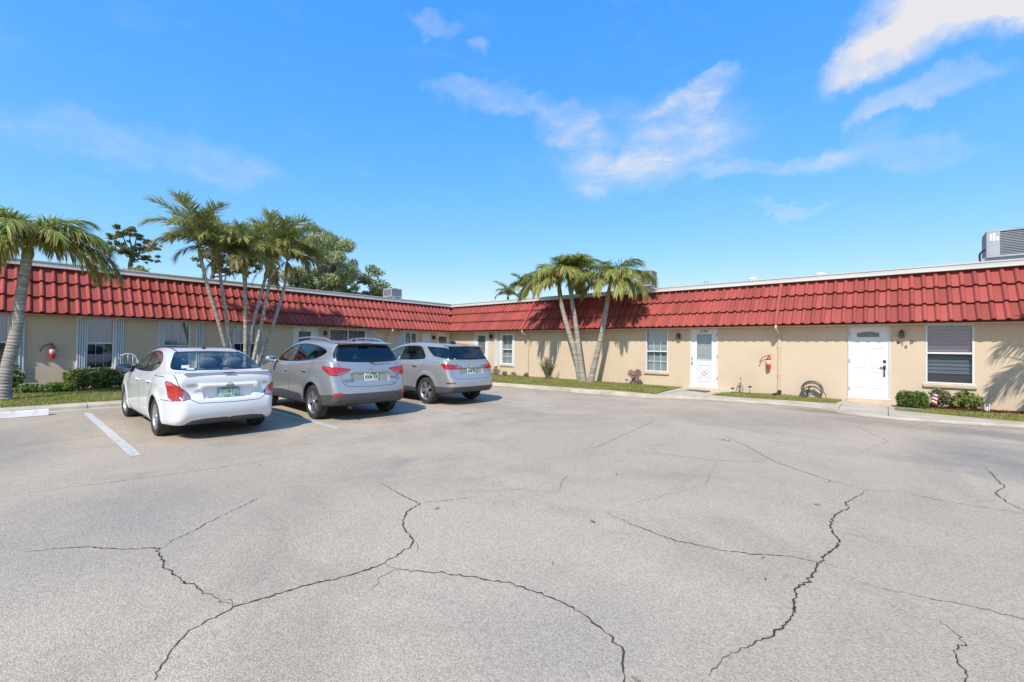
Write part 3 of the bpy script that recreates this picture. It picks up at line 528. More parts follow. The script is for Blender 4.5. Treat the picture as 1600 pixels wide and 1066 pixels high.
for ch, s, z, ro in (('6', 18.53, 1.745, 8), ('1', 18.615, 1.685, -4), ('6', 18.69, 1.625, -14), ('B', 18.80, 1.745, -10)):
    text_mesh('house_number', ch, .14, M['bronze'], RWING, Matrix.Translation(Vector((s, -.006, z))) @ Matrix.Rotation(R(90), 4, 'X') @ Matrix.Rotation(R(ro), 4, 'Z') @ Matrix.Shear('XZ', 4, (.15, 0)) if False else Matrix.Translation(Vector((s, -.006, z))) @ Matrix.Rotation(R(90), 4, 'X') @ Matrix.Rotation(R(ro), 4, 'Z'))
m = MB(RW); m.box(17.40, 18.41, 0, .05, .0, .15); m.build('door_step', M['wall_trim'], RWING)
m = MB(RW); m.box(12.89, 13.91, 0, .06, .05, .15); m.build('door_step', M['wall_trim'], RWING)
window(RW, RWING, *RO[5], cols=1, rows=1, mid=1.47, nslat=13, glass='window_glass_dark', label='window with grey slatted blind beside door 616B')
window(RW, RWING, *RO[6], cols=1, rows=1, nslat=13, glass='window_glass_dark')
downspout(RW, RWING, 5.50, .12); downspout(RW, RWING, 15.68, .16)
# left wing openings
D = louvre_door(LW, LWING, *LO[0], (.26, .79, 1.10, 1.99), .03)
m = MB(LW); m.tube([(.90-.02, .03, 1.82), (.80, .06, 1.90), (.66, .07, 1.92), (.52, .06, 1.88)], .025, 6); m.build('door_wreath', M['black'], D)
shutter(LW, LWING, 1.42, 1.93, .80, 2.16, 3, 'panel'); window(LW, LWING, *LO[1], cols=1, rows=1, style='slide', blind='curtain'); shutter(LW, LWING, 3.02, 3.37, .80, 2.16, 4)
window(LW, LWING, *LO[2], cols=1, rows=1, style='slide', surround=.03, blind='curtain', glass='window_glass_dark'); shutter(LW, LWING, 4.72, 4.97, .78, 2.16, 4)
D = louvre_door(LW, LWING, *LO[3], (7.66, 8.16, .9, 2.02), .07)
m = MB(LW); m.box(7.98, 8.02, -.012, -.006, 2.065, 2.12); m.box(7.87, 7.90, -.012, -.006, 2.065, 2.12); m.build('door_number', M['black'], D); knob(LW, D, 8.24, 1.05)
for i, (sa, sb) in ((4, (9.55, 9.755)), (4, (10.545, 10.77)), (5, (11.46, 11.70)), (5, (12.615, 12.75)), (6, (13.60, 13.815)), (6, (14.475, 14.68)), (7, (15.70, 15.985))): shutter(LW, LWING, sa, sb, .62, LO[i][3]+.005, 4)
for i, mid in ((4, 1.50), (5, 1.39), (6, 1.45), (7, 1.45)): window(LW, LWING, *LO[i], cols=3, rows=2, mid=mid, blind='curtain', sill=False, mw=.005, mm='steel', low_dark=True)
downspout(LW, LWING, 4.0, .15)

# ------------------------------------------------------------------ vegetation
def frond_mesh(name, L, a0, a1, leaf_l, seed, n=42, mats=None, brown=0.0, yellow=0.0, width=.034, droop=.9, fwd=.75, lift=.25, start=.14, k=14, curl=1.0):
    """one pinnate palm leaf: stalk and leaflets; grows from the origin towards +X"""
    rs = np.random.default_rng(seed); P = [np.zeros(3)]; T = []
    for i in range(k):
        t = (i+.5)/k; a = R(a0+(a1-a0)*t**curl); T.append(np.array([math.cos(a), 0, math.sin(a)])); P.append(P[-1]+T[-1]*L/k)
    P = np.array(P); T.append(T[-1]); V = []; F = []; MI = []
    for i in range(k+1):                                           # stalk: a flat triangle section
        r_ = .022*(1-i/k)+.004; t = T[i]; nn = np.array([-t[2], 0, t[0]])
        V += [P[i]+np.array([0, r_, 0]), P[i]-nn*r_, P[i]-np.array([0, r_, 0]), P[i]+nn*r_*.6]
        if i: b = 4*(i-1); F += [(b+j, b+(j+1) % 4, b+4+(j+1) % 4, b+4+j) for j in range(4)]; MI += [1]*4
    for sd in (-1, 1):
        for j in range(n):
            t = start+(1-start)*(j+rs.random()*.7)/n; x = min(t*k, k-1e-3); i = int(x); p = P[i]+(P[i+1]-P[i])*(x-i); tt = T[i]; nn = np.array([-tt[2], 0, tt[0]])
            l = leaf_l*(.45+.55*math.sin(math.pi*min(1, (t-start*.6)*1.02))**.7)*rs.uniform(.82, 1.12)
            d = tt*(fwd+.5*t+rs.normal(0, .17))+np.array([0, sd, 0])*(1.0-.35*t)+nn*(lift+rs.normal(0, .30)); d /= np.linalg.norm(d)
            wv = np.cross(d, nn+rs.normal(0, .25, 3)); wv /= np.linalg.norm(wv)+1e-6; dr = droop*rs.uniform(.6, 1.5); b = len(V); q = p.copy(); ww = width*rs.uniform(.8, 1.2)
            for s, wf in ((0, .5), (.34, 1.0), (.7, .72), (1.0, .06)):
                if s: d2 = d+np.array([0, 0, -1.0])*dr*s; d2 /= np.linalg.norm(d2); q = q+d2*l*(.34 if s < .5 else .36 if s < .9 else .30)
                V += [q+wv*ww*wf/2, q-wv*ww*wf/2]
            F += [(b+2*i_, b+2*i_+1, b+2*i_+3, b+2*i_+2) for i_ in range(3)]
            u = rs.random(); c = 3 if u < brown else (2 if u < brown+yellow else 0)
            MI += [c, c, 3 if (c == 0 and brown > 0 and rs.random() < .35) else (2 if c == 0 and rs.random() < yellow*1.5 else c)]
    return np_mesh(name, V, F, mats, MI)
GREEN = [M['frond'], M['rachis'], M['frond_yellow'], M['frond_brown']]; OLIVE = [M['frond_olive'], M['rachis'], M['frond_yellow'], M['frond_brown']]; DRY = [M['frond_brown']]*4; DARK = [M['dark_leaves'], M['rachis'], M['frond'], M['frond_brown']]
FR = {'up': [], 'mid': [], 'low': []}
for sd in (1, 2):
    FR['up'].append(frond_mesh('frond', 1.85, 82, -8, .66, sd, 84, GREEN, yellow=.14, brown=.02, droop=.8))
    FR['mid'].append(frond_mesh('frond', 2.05, 62, -48, .72, 10+sd, 92, GREEN, yellow=.22, brown=.03, droop=1.2))
    FR['low'].append(frond_mesh('frond', 2.0, 40, -74, .72, 20+sd, 92, GREEN, yellow=.25, brown=.05, droop=1.4))
FA = {'up': [], 'mid': [], 'low': []}
for sd in (1, 2):
    FA['up'].append(frond_mesh('frond', 2.15, 84, 8, .64, 30+sd, 78, OLIVE, brown=.04, yellow=.10, droop=.5, lift=.7, width=.034))
    FA['mid'].append(frond_mesh('frond', 2.1, 72, -40, .64, 40+sd, 78, OLIVE, brown=.06, yellow=.10, droop=.7, lift=.6, width=.034))
    FA['low'].append(frond_mesh('frond', 1.9, 58, -78, .58, 50+sd, 70, OLIVE, brown=.24, yellow=.10, droop=.9, lift=.3, width=.032))
FD = [frond_mesh('frond', 1.5, -20, -86, .42, 60, 26, DRY, brown=1, droop=1.6, lift=0, width=.03)]
def put_fronds(root, top, spec, fam):
    """spec: (kind, azimuth degrees, scale, roll degrees)"""
    for i, (kd, az, sc, ro) in enumerate(spec):
        me = FD[0] if kd == 'dry' else fam[kd][i % 2]
        o = bpy.data.objects.new('frond', me); o.matrix_local = Matrix.Translation(Vector(top)-base_of(root)) @ Matrix.Rotation(R(az), 4, 'Z') @ Matrix.Rotation(R(ro), 4, 'X') @ Matrix.Scale(sc, 4); link(o, root)
def ring_trunk(root, pts, r0, r1, mat, name='trunk', flare=1.5, ring=.075, n=12):
    C = bez(pts, 14); L = 0; vs = []; rr = []; pp = []; acc = [0]
    for a, b in zip(C, C[1:]): acc.append(acc[-1]+(b-a).length)
    tot = acc[-1]; k = int(tot/ring*3)
    for i in range(k+1):
        s = tot*i/k; j = max(0, min(len(acc)-2, next((q for q in range(len(acc)-1) if acc[q+1] >= s), len(acc)-2))); f = (s-acc[j])/max(1e-6, acc[j+1]-acc[j]); pp.append(C[j].lerp(C[j+1], f)); u = s/tot
        rr.append((r0+(r1-r0)*u)*(1+(flare-1)*math.exp(-s/.22))*(1.065 if i % 3 == 0 else .98)*random.uniform(.985, 1.015))
    m = MB(); m.tube(pp, rr, n); return m.build(name, M[mat], root, smooth=True)
def palm(pts, r0, r1, shaft, spec, fam, label, shaft_mat='crownshaft', trunk='palm_trunk', group=None, shaft_r=1.15):
    root = empty('palm_tree', pts[0], 0, label, 'palm', group); ring_trunk(root, pts, r0, r1, trunk)
    a, b = Vector(pts[-1]), Vector(shaft); m = MB(); m.tube([a-(b-a)*.04, a.lerp(b, .15), a.lerp(b, .45), a.lerp(b, .8), b, b+(b-a)*.25], [r1*1.0, r1*shaft_r, r1*shaft_r*.98, r1*.8, r1*.5, r1*.15], 10); m.build('crownshaft', M[shaft_mat], root, smooth=True)
    put_fronds(root, b-(b-a)*.12, spec, fam); return root
def spread(n, kinds, seed, sc=1.0, az0=0):
    rs = random.Random(seed); return [(kinds[i % len(kinds)], az0+i*137.5+rs.uniform(-14, 14), sc*rs.uniform(.86, 1.08), rs.uniform(-16, 16)) for i in range(n)]
# left palm
palm([(2.55, -16.1, .05), (2.55, -16.03, .85), (2.55, -15.91, 1.68), (2.55, -15.84, 2.61), (2.55, -15.76, 3.50)], .122, .095, (2.55, -15.72, 3.80),
     [('low', 78, 1.02, 4), ('mid', 66, .80, -8), ('up', 110, .70, 10), ('up', 250, .74, 0), ('mid', 262, .88, 6), ('low', 282, .90, 0), ('mid', 20, .72, 0), ('mid', 160, .8, 5), ('low', 205, .85, 0), ('low', 330, .78, -5), ('up', 30, .66, 0), ('up', 330, .70, 6), ('low', 120, .9, 0), ('mid', 300, .76, -8), ('low', 248, .9, 8), ('mid', 95, .84, 0), ('mid', 235, .95, 0), ('up', 290, .85, 0), ('low', 270, 1.0, -6), ('up', 80, .8, 0), ('mid', 50, .9, 0), ('mid', 345, .85, 0), ('low', 60, .95, 6), ('up', 200, .85, 0)],
     FR, 'single palm with ringed grey trunk and arching green fronds in front of left wing')
# three palms before the right wing
palm([(8.90, -.78, .06), (8.55, -.75, 1.31), (8.15, -.72, 2.37), (7.88, -.70, 3.15), (7.78, -.70, 3.60)], .125, .085, (7.66, -.70, 4.30), spread(19, ('mid', 'up', 'low', 'up', 'mid'), 3, .95, 15), FR, 'leftmost leaning palm of the three in front of right wing', group='three palms at the right wing')
palm([(9.04, -.86, .06), (8.80, -.80, 1.32), (8.60, -.74, 2.36), (8.40, -.72, 3.30), (8.32, -.70, 3.70)], .12, .085, (8.20, -.70, 4.36), spread(16, ('up', 'mid', 'up', 'low', 'mid'), 4, .82, 60), FR, 'middle palm of the three in front of right wing, trunk nearly upright', group='three palms at the right wing')
palm([(9.34, -.84, .06), (9.58, -.80, 1.08), (9.80, -.75, 2.09), (9.94, -.72, 2.90), (9.99, -.70, 3.25)], .12, .085, (10.12, -.68, 4.05), [('low', 0, .88, 0), ('mid', 20, .92, 0), ('up', 40, .84, 8), ('up', 200, .80, 0), ('mid', 178, .84, 0), ('low', 190, .70, 0), ('mid', 300, .8, 0), ('low', 275, .72, 0), ('mid', 100, .9, 0), ('low', 335, .8, 0), ('up', 285, .72, 0), ('mid', 235, .78, 0), ('low', 60, .9, 0), ('up', 120, .8, 0), ('mid', 40, .95, 0), ('low', 310, .85, 0), ('mid', 205, .9, 5), ('up', 0, .85, 0), ('up', 160, .9, 0), ('mid', 330, .9, 0)], FR, 'rightmost palm of the three at right wing, yellow green crownshaft, leaning right', group='three palms at the right wing')
# palm whose shadow falls on the wall past door 616B
palm([(22.45, -1.85, .05), (22.5, -1.85, 1.2), (22.55, -1.88, 2.3), (22.58, -1.9, 3.0)], .125, .09, (22.6, -1.9, 3.6), spread(14, ('low', 'mid', 'up', 'low'), 8, .92, 20), FR, 'palm just right of the view throwing its shadow on wall beyond door 616B')
# many-stemmed clump in front of the left wing
CL = empty('palm_clump', (1.9, -10.65, .05), 0, 'clump of seven slender cane palms behind the parked cars, browning fronds', 'palm clump')
STEMS = [([(1.9, -10.98, .05), (2.0, -11.34, 1.31), (2.02, -11.59, 2.24), (2.0, -11.87, 3.24), (2.0, -12.06, 4.05)], (2.0, -12.14, 4.50)), ([(1.75, -10.86, .05), (1.8, -11.08, 1.31), (1.8, -11.23, 2.05), (1.8, -11.43, 3.29), (1.8, -11.50, 3.80)], (1.8, -11.54, 4.25)),
         ([(2.05, -10.76, .05), (2.05, -10.79, 1.10), (2.05, -10.79, 1.85), (2.0, -10.83, 3.35), (2.0, -10.87, 3.85)], (2.0, -10.90, 4.3)), ([(1.8, -10.68, .05), (1.85, -10.72, 1.1), (1.85, -10.75, 2.72), (1.85, -10.76, 3.7)], (1.85, -10.77, 4.15)),
         ([(2.0, -10.66, .05), (2.0, -10.68, 1.1), (2.0, -10.56, 2.08), (2.0, -10.32, 3.19), (2.0, -10.2, 3.72)], (2.0, -10.13, 4.15)), ([(1.9, -10.60, .05), (2.1, -10.54, .99), (2.1, -10.30, 2.31), (2.1, -10.08, 3.66), (2.1, -9.98, 4.1)], (2.1, -9.92, 4.55)), ([(1.85, -10.45, .05), (1.95, -10.28, .88), (1.95, -9.84, 2.33), (1.95, -9.52, 3.6), (1.95, -9.48, 4.0)], (1.95, -9.46, 4.45))]
for i, (pts, sh) in enumerate(STEMS):
    ring_trunk(CL, pts, .062, .048, 'cane_trunk', 'stem', 1.2, .11, 9)
    a, b = Vector(pts[-1]), Vector(sh); m = MB(); m.tube([a, a.lerp(b, .3), a.lerp(b, .8), b], [.05, .066, .05, .015], 9); m.build('leaf_base', M['crownshaft_dry' if i in (1, 4, 6) else 'crownshaft'], CL, smooth=True)
    az = 260-(i*58) % 360
    lean = -90 if i < 2 else (90 if i > 4 else 0)
    sp = [('up', az, .86, 0), ('up', az+125, .84, 8), ('up', az+240, .80, -6), ('mid', lean+random.uniform(-25, 25), .86, 0), ('mid', az+60, .82, 0), ('mid', az+180, .82, 0), ('low', lean+random.uniform(-35, 35), .82, 0), ('low', az+200, .72, 0), ('up', az+60, .88, 0), ('mid', az+300, .85, 5), ('mid', az+120, .85, -5)]
    if i in (1, 2, 4, 5, 6): sp += [('dry', az+90, .62, 0), ('dry', az+215, .55, 0)]
    if i == 6: sp += [('dry', az+20, .75, 0), ('mid', 60, .8, 0), ('mid', 110, .86, 0)]
    put_fronds(CL, sh, [(a_, b_, c_*.95, d_) for a_, b_, c_, d_ in sp], FA)

def leaves(blobs, n, size, seed, aspect=1.8, shell=.45, flat=.0, up=.25, zmin=None):
    """n leaf quads spread through ellipsoids (cx,cy,cz,rx,ry,rz), denser near their surface"""
    rs = np.random.default_rng(seed); B = np.array(blobs, float); vol = (B[:, 3]*B[:, 4]*B[:, 5])**.75; idx = rs.choice(len(B), n, p=vol/vol.sum())
    d = rs.normal(size=(n, 3)); d /= np.linalg.norm(d, axis=1)[:, None]; r_ = (shell+(1-shell)*rs.random(n)**.6)*(1+rs.normal(0, .10, n)); c = B[idx, :3]+d*r_[:, None]*B[idx, 3:6]
    if zmin is not None: c[:, 2] = np.maximum(c[:, 2], zmin+rs.random(n)*.03)
    nr = d*.6+rs.normal(size=(n, 3))*.75+np.array([0, 0, up]); nr /= np.linalg.norm(nr, axis=1)[:, None]
    a = np.cross(nr, rs.normal(size=(n, 3))); a /= np.linalg.norm(a, axis=1)[:, None]; b = np.cross(nr, a); s = size*rs.uniform(.55, 1.3, n)[:, None]
    V = np.stack([c-a*s*.5*aspect, c-b*s*.42+nr*s*.08, c+a*s*.5*aspect, c+b*s*.42+nr*s*.08], 1).reshape(-1, 3); F = np.arange(4*n).reshape(n, 4); return V, F
def foliage(name, root, blobs, n, size, mat, seed, **kw):
    V, F = leaves(blobs, n, size, seed, **kw); V = V-np.array(base_of(root)); return link(bpy.data.objects.new(name, np_mesh(name, V, F, M[mat])), root)
def limbs(root, segs, mat='bark', name='trunk'):
    m = MB()
    for pts, r0, r1 in segs: P = bez(pts, 5); m.tube(P, [r0+(r1-r0)*i/(len(P)-1) for i in range(len(P))], 8)
    return m.build(name, M[mat], root, smooth=True)
def clumps(n, c, r, br, seed, low=-.5):
    rs = random.Random(seed); o = []
    while len(o) < n:
        v = Vector((rs.uniform(-1, 1), rs.uniform(-1, 1), rs.uniform(low, 1)))
        if v.length > 1 or v.length < .35: continue
        q = br*rs.uniform(.7, 1.35); o.append((c[0]+v.x*r[0], c[1]+v.y*r[1], c[2]+v.z*r[2], q, q, q*.75))
    return o
# pine with flat-topped crown beyond the left wing
def pine(base, tufts, trunk_pts, label, size=.36, n=2600, seed=1):
    root = empty('pine_tree', base, 0, label, 'tree'); segs = [(trunk_pts, .26, .10)]
    tp = Vector(trunk_pts[-1])
    for i, t in enumerate(tufts):
        e = Vector(t[:3]); s = Vector(trunk_pts[-2]).lerp(tp, (i % 4)/4+.1); mid = s.lerp(e, .55)+Vector((0, 0, -.25)); segs.append(([s, mid, e], .085, .02))
    rs = random.Random(seed); tufts = [(t[0]+rs.gauss(0, .55)*t[3], t[1]+rs.gauss(0, .6)*t[4], t[2]+rs.gauss(0, .55)*t[5], t[3]*q, t[4]*q, t[5]*q*1.1) for t in tufts for q in (rs.uniform(.22, .5) for _ in range(7))]
    limbs(root, segs); foliage('crown', root, tufts, n, size, 'pine_needles', seed, aspect=3.0, shell=.1, up=.5); return root
rs_ = random.Random(5)
T1 = [(-30+dx, y_, z_, rx*1.0, rx, rz) for (y_, z_, rx, rz, dx) in ((-10.4, 10.2, .50, .30, 0), (-9.9, 10.55, .62, .32, .4), (-9.3, 10.75, .60, .30, -.5), (-8.9, 10.55, .50, .34, .3), (-8.2, 10.15, .42, .22, 0), (-7.7, 9.85, .40, .24, .2), (-10.2, 9.75, .44, .34, -.4), (-10.3, 9.15, .55, .40, 0), (-9.8, 9.05, .60, .40, .5), (-9.4, 9.1, .46, .34, 0), (-8.7, 9.5, .52, .28, -.3), (-8.1, 9.45, .48, .24, .4), (-8.4, 8.8, .46, .22, 0), (-7.9, 8.65, .42, .24, -.2), (-7.45, 8.5, .26, .12, 0), (-8.95, 8.3, .2, .1, .2))]
pine((-30, -9.2, -.1), T1, [(-30, -9.2, -.1), (-30, -9.15, 4), (-30, -9.22, 7.6), (-30, -9.15, 8.5), (-30, -9.0, 9.6)], 'lone pine with sparse flat crown above the left wing roof', .10, 4600, 3)
T2 = [(-25+rs_.uniform(-.6, .6), y_, z_, .55, .62, .36) for y_, z_ in ((-4.8, 9.0), (-4.2, 8.6), (-3.5, 8.3), (-5.4, 8.6), (-2.8, 8.0), (-2.3, 8.9), (-1.9, 8.2), (-3.2, 9.2), (-4.6, 8.0), (-1.4, 8.5))]
pine((-25, -4.4, -.1), T2, [(-25, -4.4, -.1), (-25, -4.6, 4), (-25, -4.68, 6.9), (-25, -4.2, 8.4)], 'pine half hidden behind the cane palm clump', .15, 2600, 4)
# feathery light tree and darker broad tree behind the left wing
def big_tree(name, base, blobs, n, size, mat, trunk, label, seed, aspect=1.8):
    root = empty(name, base, 0, label, 'tree'); b = Vector(base); segs = [(trunk, .28, .12)]
    for q in blobs[::3]: segs.append(([trunk[-1], Vector(trunk[-1]).lerp(Vector(q[:3]), .5)+Vector((0, 0, .2)), q[:3]], .08, .02))
    limbs(root, segs); foliage('crown', root, blobs, n, size, mat, seed, aspect=aspect, shell=.25); return root
big_tree('feathery_tree', (-14, -.4, -.1), clumps(44, (-14, -.35, 7.2), (2.2, 2.7, 2.9), .55, 11, -.9), 15000, .095, 'casuarina', [(-14, -.4, -.1), (-14, -.3, 3), (-14, -.2, 6.5)], 'tall feathery pale green tree behind the cane palm clump', 12, 3.4)
big_tree('broad_tree', (-16.5, 2.9, -.1), clumps(40, (-16.5, 2.5, 6.6), (2.4, 3.4, 3.0), .70, 13, -.8)+[(-16.5, .6, 10.4, .6, .8, .5), (-16.5, -.2, 10.7, .6, .7, .5), (-16.5, 1.6, 9.9, .6, .8, .5)], 17000, .125, 'oak_leaves', [(-16.5, 2.9, -.1), (-16.5, 2.8, 3), (-16.5, 2.6, 5.8)], 'broad dark green tree behind left wing roof near the rooftop unit', 14)
big_tree('broad_tree', (-17, 6.4, -.1), clumps(14, (-17, 6.0, 5.2), (1.6, 1.7, 1.2), .5, 15), 2600, .15, 'oak_leaves', [(-17, 6.4, -.1), (-17, 6.3, 2.5), (-17, 6.2, 4.4)], 'thin grey green treetop left of the rooftop unit on left wing', 16)
big_tree('round_tree', (-22, -9.2, -.1), clumps(12, (-22, -9.2, 5.3), (1.5, 1.7, 1.35), .55, 17), 2600, .2, 'oak_leaves', [(-22, -9.2, -.1), (-22, -9.2, 3), (-22, -9.2, 4.6)], 'low round treetop barely above left wing fascia below the lone pine', 18)
for i, (y_, top, lab) in enumerate(((-5.2, 6.4, 'dark columnar tree behind left wing roof, leftmost of four'), (-3.95, 6.35, 'dark columnar tree behind left wing roof, second of four from left'), (-2.95, 6.05, 'dark columnar tree behind left wing roof, third of four from left'), (-2.1, 5.85, 'dark columnar tree behind left wing roof, rightmost of four'))):
    root = empty('columnar_tree', (-10.6, y_, -.1), 0, lab, 'tree', 'dark columnar trees behind the left wing'); limbs(root, [([(-10.6, y_, -.1), (-10.6, y_, 3), (-10.6, y_, top-.4)], .09, .02)])
    foliage('crown', root, [(-10.6, y_, top-.35-.5*k, .16+.11*k, .18+.11*k, .42) for k in range(7)], 2600, .15, 'dark_leaves', 30+i, aspect=2.4, shell=.3)
for i, (x_, y_, z_, lab) in enumerate(((-9.1, 15, 6.3, 'distant palm head left of the three palms, over right wing roof, left one'), (-7.7, 15.6, 7.0, 'distant palm head left of the three palms, over right wing roof, right one'))):
    palm([(x_, y_, -.1), (x_, y_, 3), (x_, y_, z_-.6)], .16, .12, (x_, y_, z_), spread(13, ('up', 'mid', 'mid', 'low'), 40+i, .85, 30*i), FA, lab, group='distant palms beyond the right wing')
# hedges and shrubs
def shrub(name, base, blobs, n, size, mat, label, seed, stems=6, sh=.5, cat='shrub', **kw):
    root = empty(name, base, 0, label, cat); m = MB(); rs = random.Random(seed)
    for _ in range(stems):
        q = rs.choice(blobs); m.tube([(base[0]+rs.uniform(-.08, .08), base[1]+rs.uniform(-.08, .08), base[2]-.02), ((base[0]+q[0])/2, (base[1]+q[1])/2, base[2]+(q[2]-base[2])*.6), (q[0]+rs.uniform(-.5, .5)*q[3], q[1]+rs.uniform(-.5, .5)*q[4], q[2]+q[5]*.4)], [.012, .009, .004], 5)
    m.build('stems', M['twig'], root); foliage('foliage', root, blobs, n, size, mat, seed, shell=sh, **kw); return root
def row(x, y0, y1, z0, z1, rx, seed, step=.28):
    rs = random.Random(seed); o = []; y_ = y0
    while y_ <= y1: h = z1*rs.uniform(.88, 1.06)-z0; o.append((x+rs.uniform(-.08, .08), y_, z0+h*.55, rx*rs.uniform(.85, 1.15), .26, h*.5)); y_ += step
    return o
shrub('hedge', (.75, -14.2, .09), row(.75, -14.75, -12.9, .09, .74, .40, 1), 3600, .075, 'hedge_leaves', 'clipped leafy hedge under the left wing window beside the white sedan', 51, 16, cat='hedge', zmin=.1)
shrub('hedge', (.75, -16.4, .09), row(.75, -17.4, -15.78, .09, .78, .40, 2), 3400, .075, 'hedge_leaves', 'leafy hedge behind the single palm trunk at the left edge', 52, 14, cat='hedge', zmin=.1)
shrub('low_plant', (1.15, -15.25, .09), row(1.15, -15.75, -14.85, .09, .34, .22, 3, .16), 1500, .06, 'low_green', 'low bright green groundcover between the two left hedges', 53, 8, zmin=.1)
shrub('low_plant', (.9, -12.2, .09), row(.8, -12.7, -11.7, .09, .5, .3, 4, .2), 1500, .07, 'hedge_leaves', 'low bush by left wing wall behind white sedan roof', 54, 8, zmin=.1)
shrub('round_shrub', (3.35, -.62, .12), [(3.35, -.62, .42, .26, .24, .32), (3.18, -.62, .34, .2, .2, .26)], 900, .07, 'low_green', 'small green shrub at corner right of the charcoal bumpered crossover', 55, 6, zmin=.13)
shrub('flower_plant', (3.95, -.5, .12), [(3.95, -.5, .28, .2, .15, .17)], 240, .055, 'pink_leaves', 'reddish small plant under the narrow gridded window', 56, 6, zmin=.13)
for i, (x_, y_, mt, lab) in enumerate(((4.55, -.55, 'hedge_leaves', 'tiny green weed at wall below the gridded window, left of rocks'), (5.05, -.5, 'pink_leaves', 'tiny reddish weed at the wall left of the beige downspout'), (5.85, -.55, 'olive_bush', 'tiny grey weed at wall right of the beige downspout'))): shrub('small_plant', (x_, y_, .12), [(x_, y_, .22, .13, .1, .11)], 130, .05, mt, lab, 57+i, 5, zmin=.13)
# spiky bush
SB = empty('spiky_bush', (7.25, -.8, .1), 0, 'grey green spiky upright bush left of the three palms', 'shrub'); m = MB(); V_, F_ = [], []
rs = np.random.default_rng(77)
for i in range(64):
    a = rs.uniform(0, 2*math.pi); ti = rs.uniform(.05, .62); l = rs.uniform(.55, 1.05); e = Vector((7.25+math.cos(a)*math.sin(ti)*l, -.8+math.sin(a)*math.sin(ti)*l*.6, .1+math.cos(ti)*l)); b0 = Vector((7.25+rs.normal(0, .06), -.8+rs.normal(0, .05), .1)); mid = b0.lerp(e, .5)+Vector((0, 0, .05)); m.tube([b0, mid, e], [.008, .006, .002], 4)
    for k in range(34):
        t = .25+.75*k/34; p = b0.lerp(e, t)+Vector(rs.normal(0, .012, 3)); d = ((e-b0).normalized()+Vector(rs.normal(0, .55, 3))).normalized()*rs.uniform(.05, .11); s = d.cross(Vector(rs.normal(0, 1, 3))).normalized()*.011; o_ = len(V_); V_ += [p-s, p+s, p+d+s*.2, p+d-s*.2]; F_.append((o_, o_+1, o_+2, o_+3))
m.build('stems', M['twig'], SB); link(bpy.data.objects.new('foliage', np_mesh('foliage', np.array([tuple(v) for v in V_])-np.array(SB.location), F_, M['olive_bush'])), SB)
shrub('flower_bush', (11.02, -.4, .12), [(11.02, -.4, .5, .26, .2, .20), (10.86, -.4, .55, .12, .12, .14), (11.18, -.42, .58, .12, .12, .14)], 420, .05, 'pink_leaves', 'pale pink thorny bush left of the three paned window', 61, 16, .3, zmin=.2)
BX = [(18.62+.12*i, -.85+.14*j, .27, .13, .14, .20) for i in range(4) for j in range(3)]
shrub('box_shrub', (18.8, -.72, .05), BX, 5200, .04, 'box_leaves', 'clipped bright green box shrub right of door 616B', 62, 6, .5, zmin=.08)
shrub('shrub', (19.33, -.42, .06), [(19.33, -.42, .36, .2, .16, .22), (19.48, -.42, .3, .14, .14, .16)], 520, .055, 'olive_bush', 'sparse brownish shrub behind the small flag', 63, 10, .3, zmin=.1)
shrub('shrub', (19.78, -.45, .06), [(19.78, -.42, .32, .21, .16, .20), (19.93, -.44, .28, .16, .14, .16), (19.64, -.42, .25, .13, .14, .14)], 900, .08, 'bright_leaves', 'bright green broad leafed shrub under blind window', 64, 10, .35, zmin=.1)
# grass blades
def blades(poly, z, dens, seed, hmin=.03, hmax=.075, skip=None):
    rs = np.random.default_rng(seed); P = np.array(poly); x0, y0 = P.min(0); x1, y1 = P.max(0); n = int((x1-x0)*(y1-y0)*dens); q = rs.uniform((x0, y0), (x1, y1), (n, 2)); ins = np.zeros(n, bool); j = len(P)-1
    for i in range(len(P)):
        c = ((P[i, 1] > q[:, 1]) != (P[j, 1] > q[:, 1])) & (q[:, 0] < (P[j, 0]-P[i, 0])*(q[:, 1]-P[i, 1])/(P[j, 1]-P[i, 1]+1e-9)+P[i, 0]); ins ^= c; j = i
    q = q[ins]
    if skip is not None: q = q[~skip(q)]
    n = len(q); patch = .7+.3*np.sin(q[:, 0]*2.1+np.sin(q[:, 1]*1.7)*1.5)*np.cos(q[:, 1]*2.4); h = rs.uniform(hmin, hmax, n)*patch; a = rs.uniform(0, 2*math.pi, n); w_ = rs.uniform(.004, .009, n)*1.6; ln = rs.normal(0, .5, (n, 2))*h[:, None]
    b = np.stack([np.cos(a)*w_, np.sin(a)*w_], 1); zz = np.full(n, z)
    V = np.stack([np.column_stack([q-b, zz]), np.column_stack([q+b, zz]), np.column_stack([q+ln, zz+h])], 1).reshape(-1, 3); return V, np.arange(3*n).reshape(n, 3)
VV, FF = [], []; off = 0
for poly, z, dens, sk in (([(1.0, -18.5), (4.66, -18.5), (4.66, -3.7), (1.0, -3.7)], .094, 1100, None), (STRIPS[0][0][2:], STRIPS[0][1], 1300, lambda q: (q[:, 1] > -.5) | (q[:, 0] < 5.5)), (STRIPS[1][0], STRIPS[1][1], 1700, None), ([(p[0], min(p[1], -.72)) if p[0] < 24 else (23.5, min(p[1], -.72)) for p in STRIPS[2][0]], STRIPS[2][1], 1700, lambda q: (q[:, 0] < 19.05) & (q[:, 1] > -1.45))):
    V_, F_ = blades(poly, z, dens, len(VV)); VV.append(V_) if sk is None else None
    if sk is not None: V_, F_ = blades(poly, z, dens, len(VV), skip=sk); VV.append(V_)
V_ = np.concatenate(VV); o = bpy.data.objects.new('grass', np_mesh('grass', V_, np.arange(len(V_)).reshape(-1, 3), M['grass'])); link(o); tag(o, 'short patchy lawn grass on the verges by both wings', 'grass', kind='stuff')
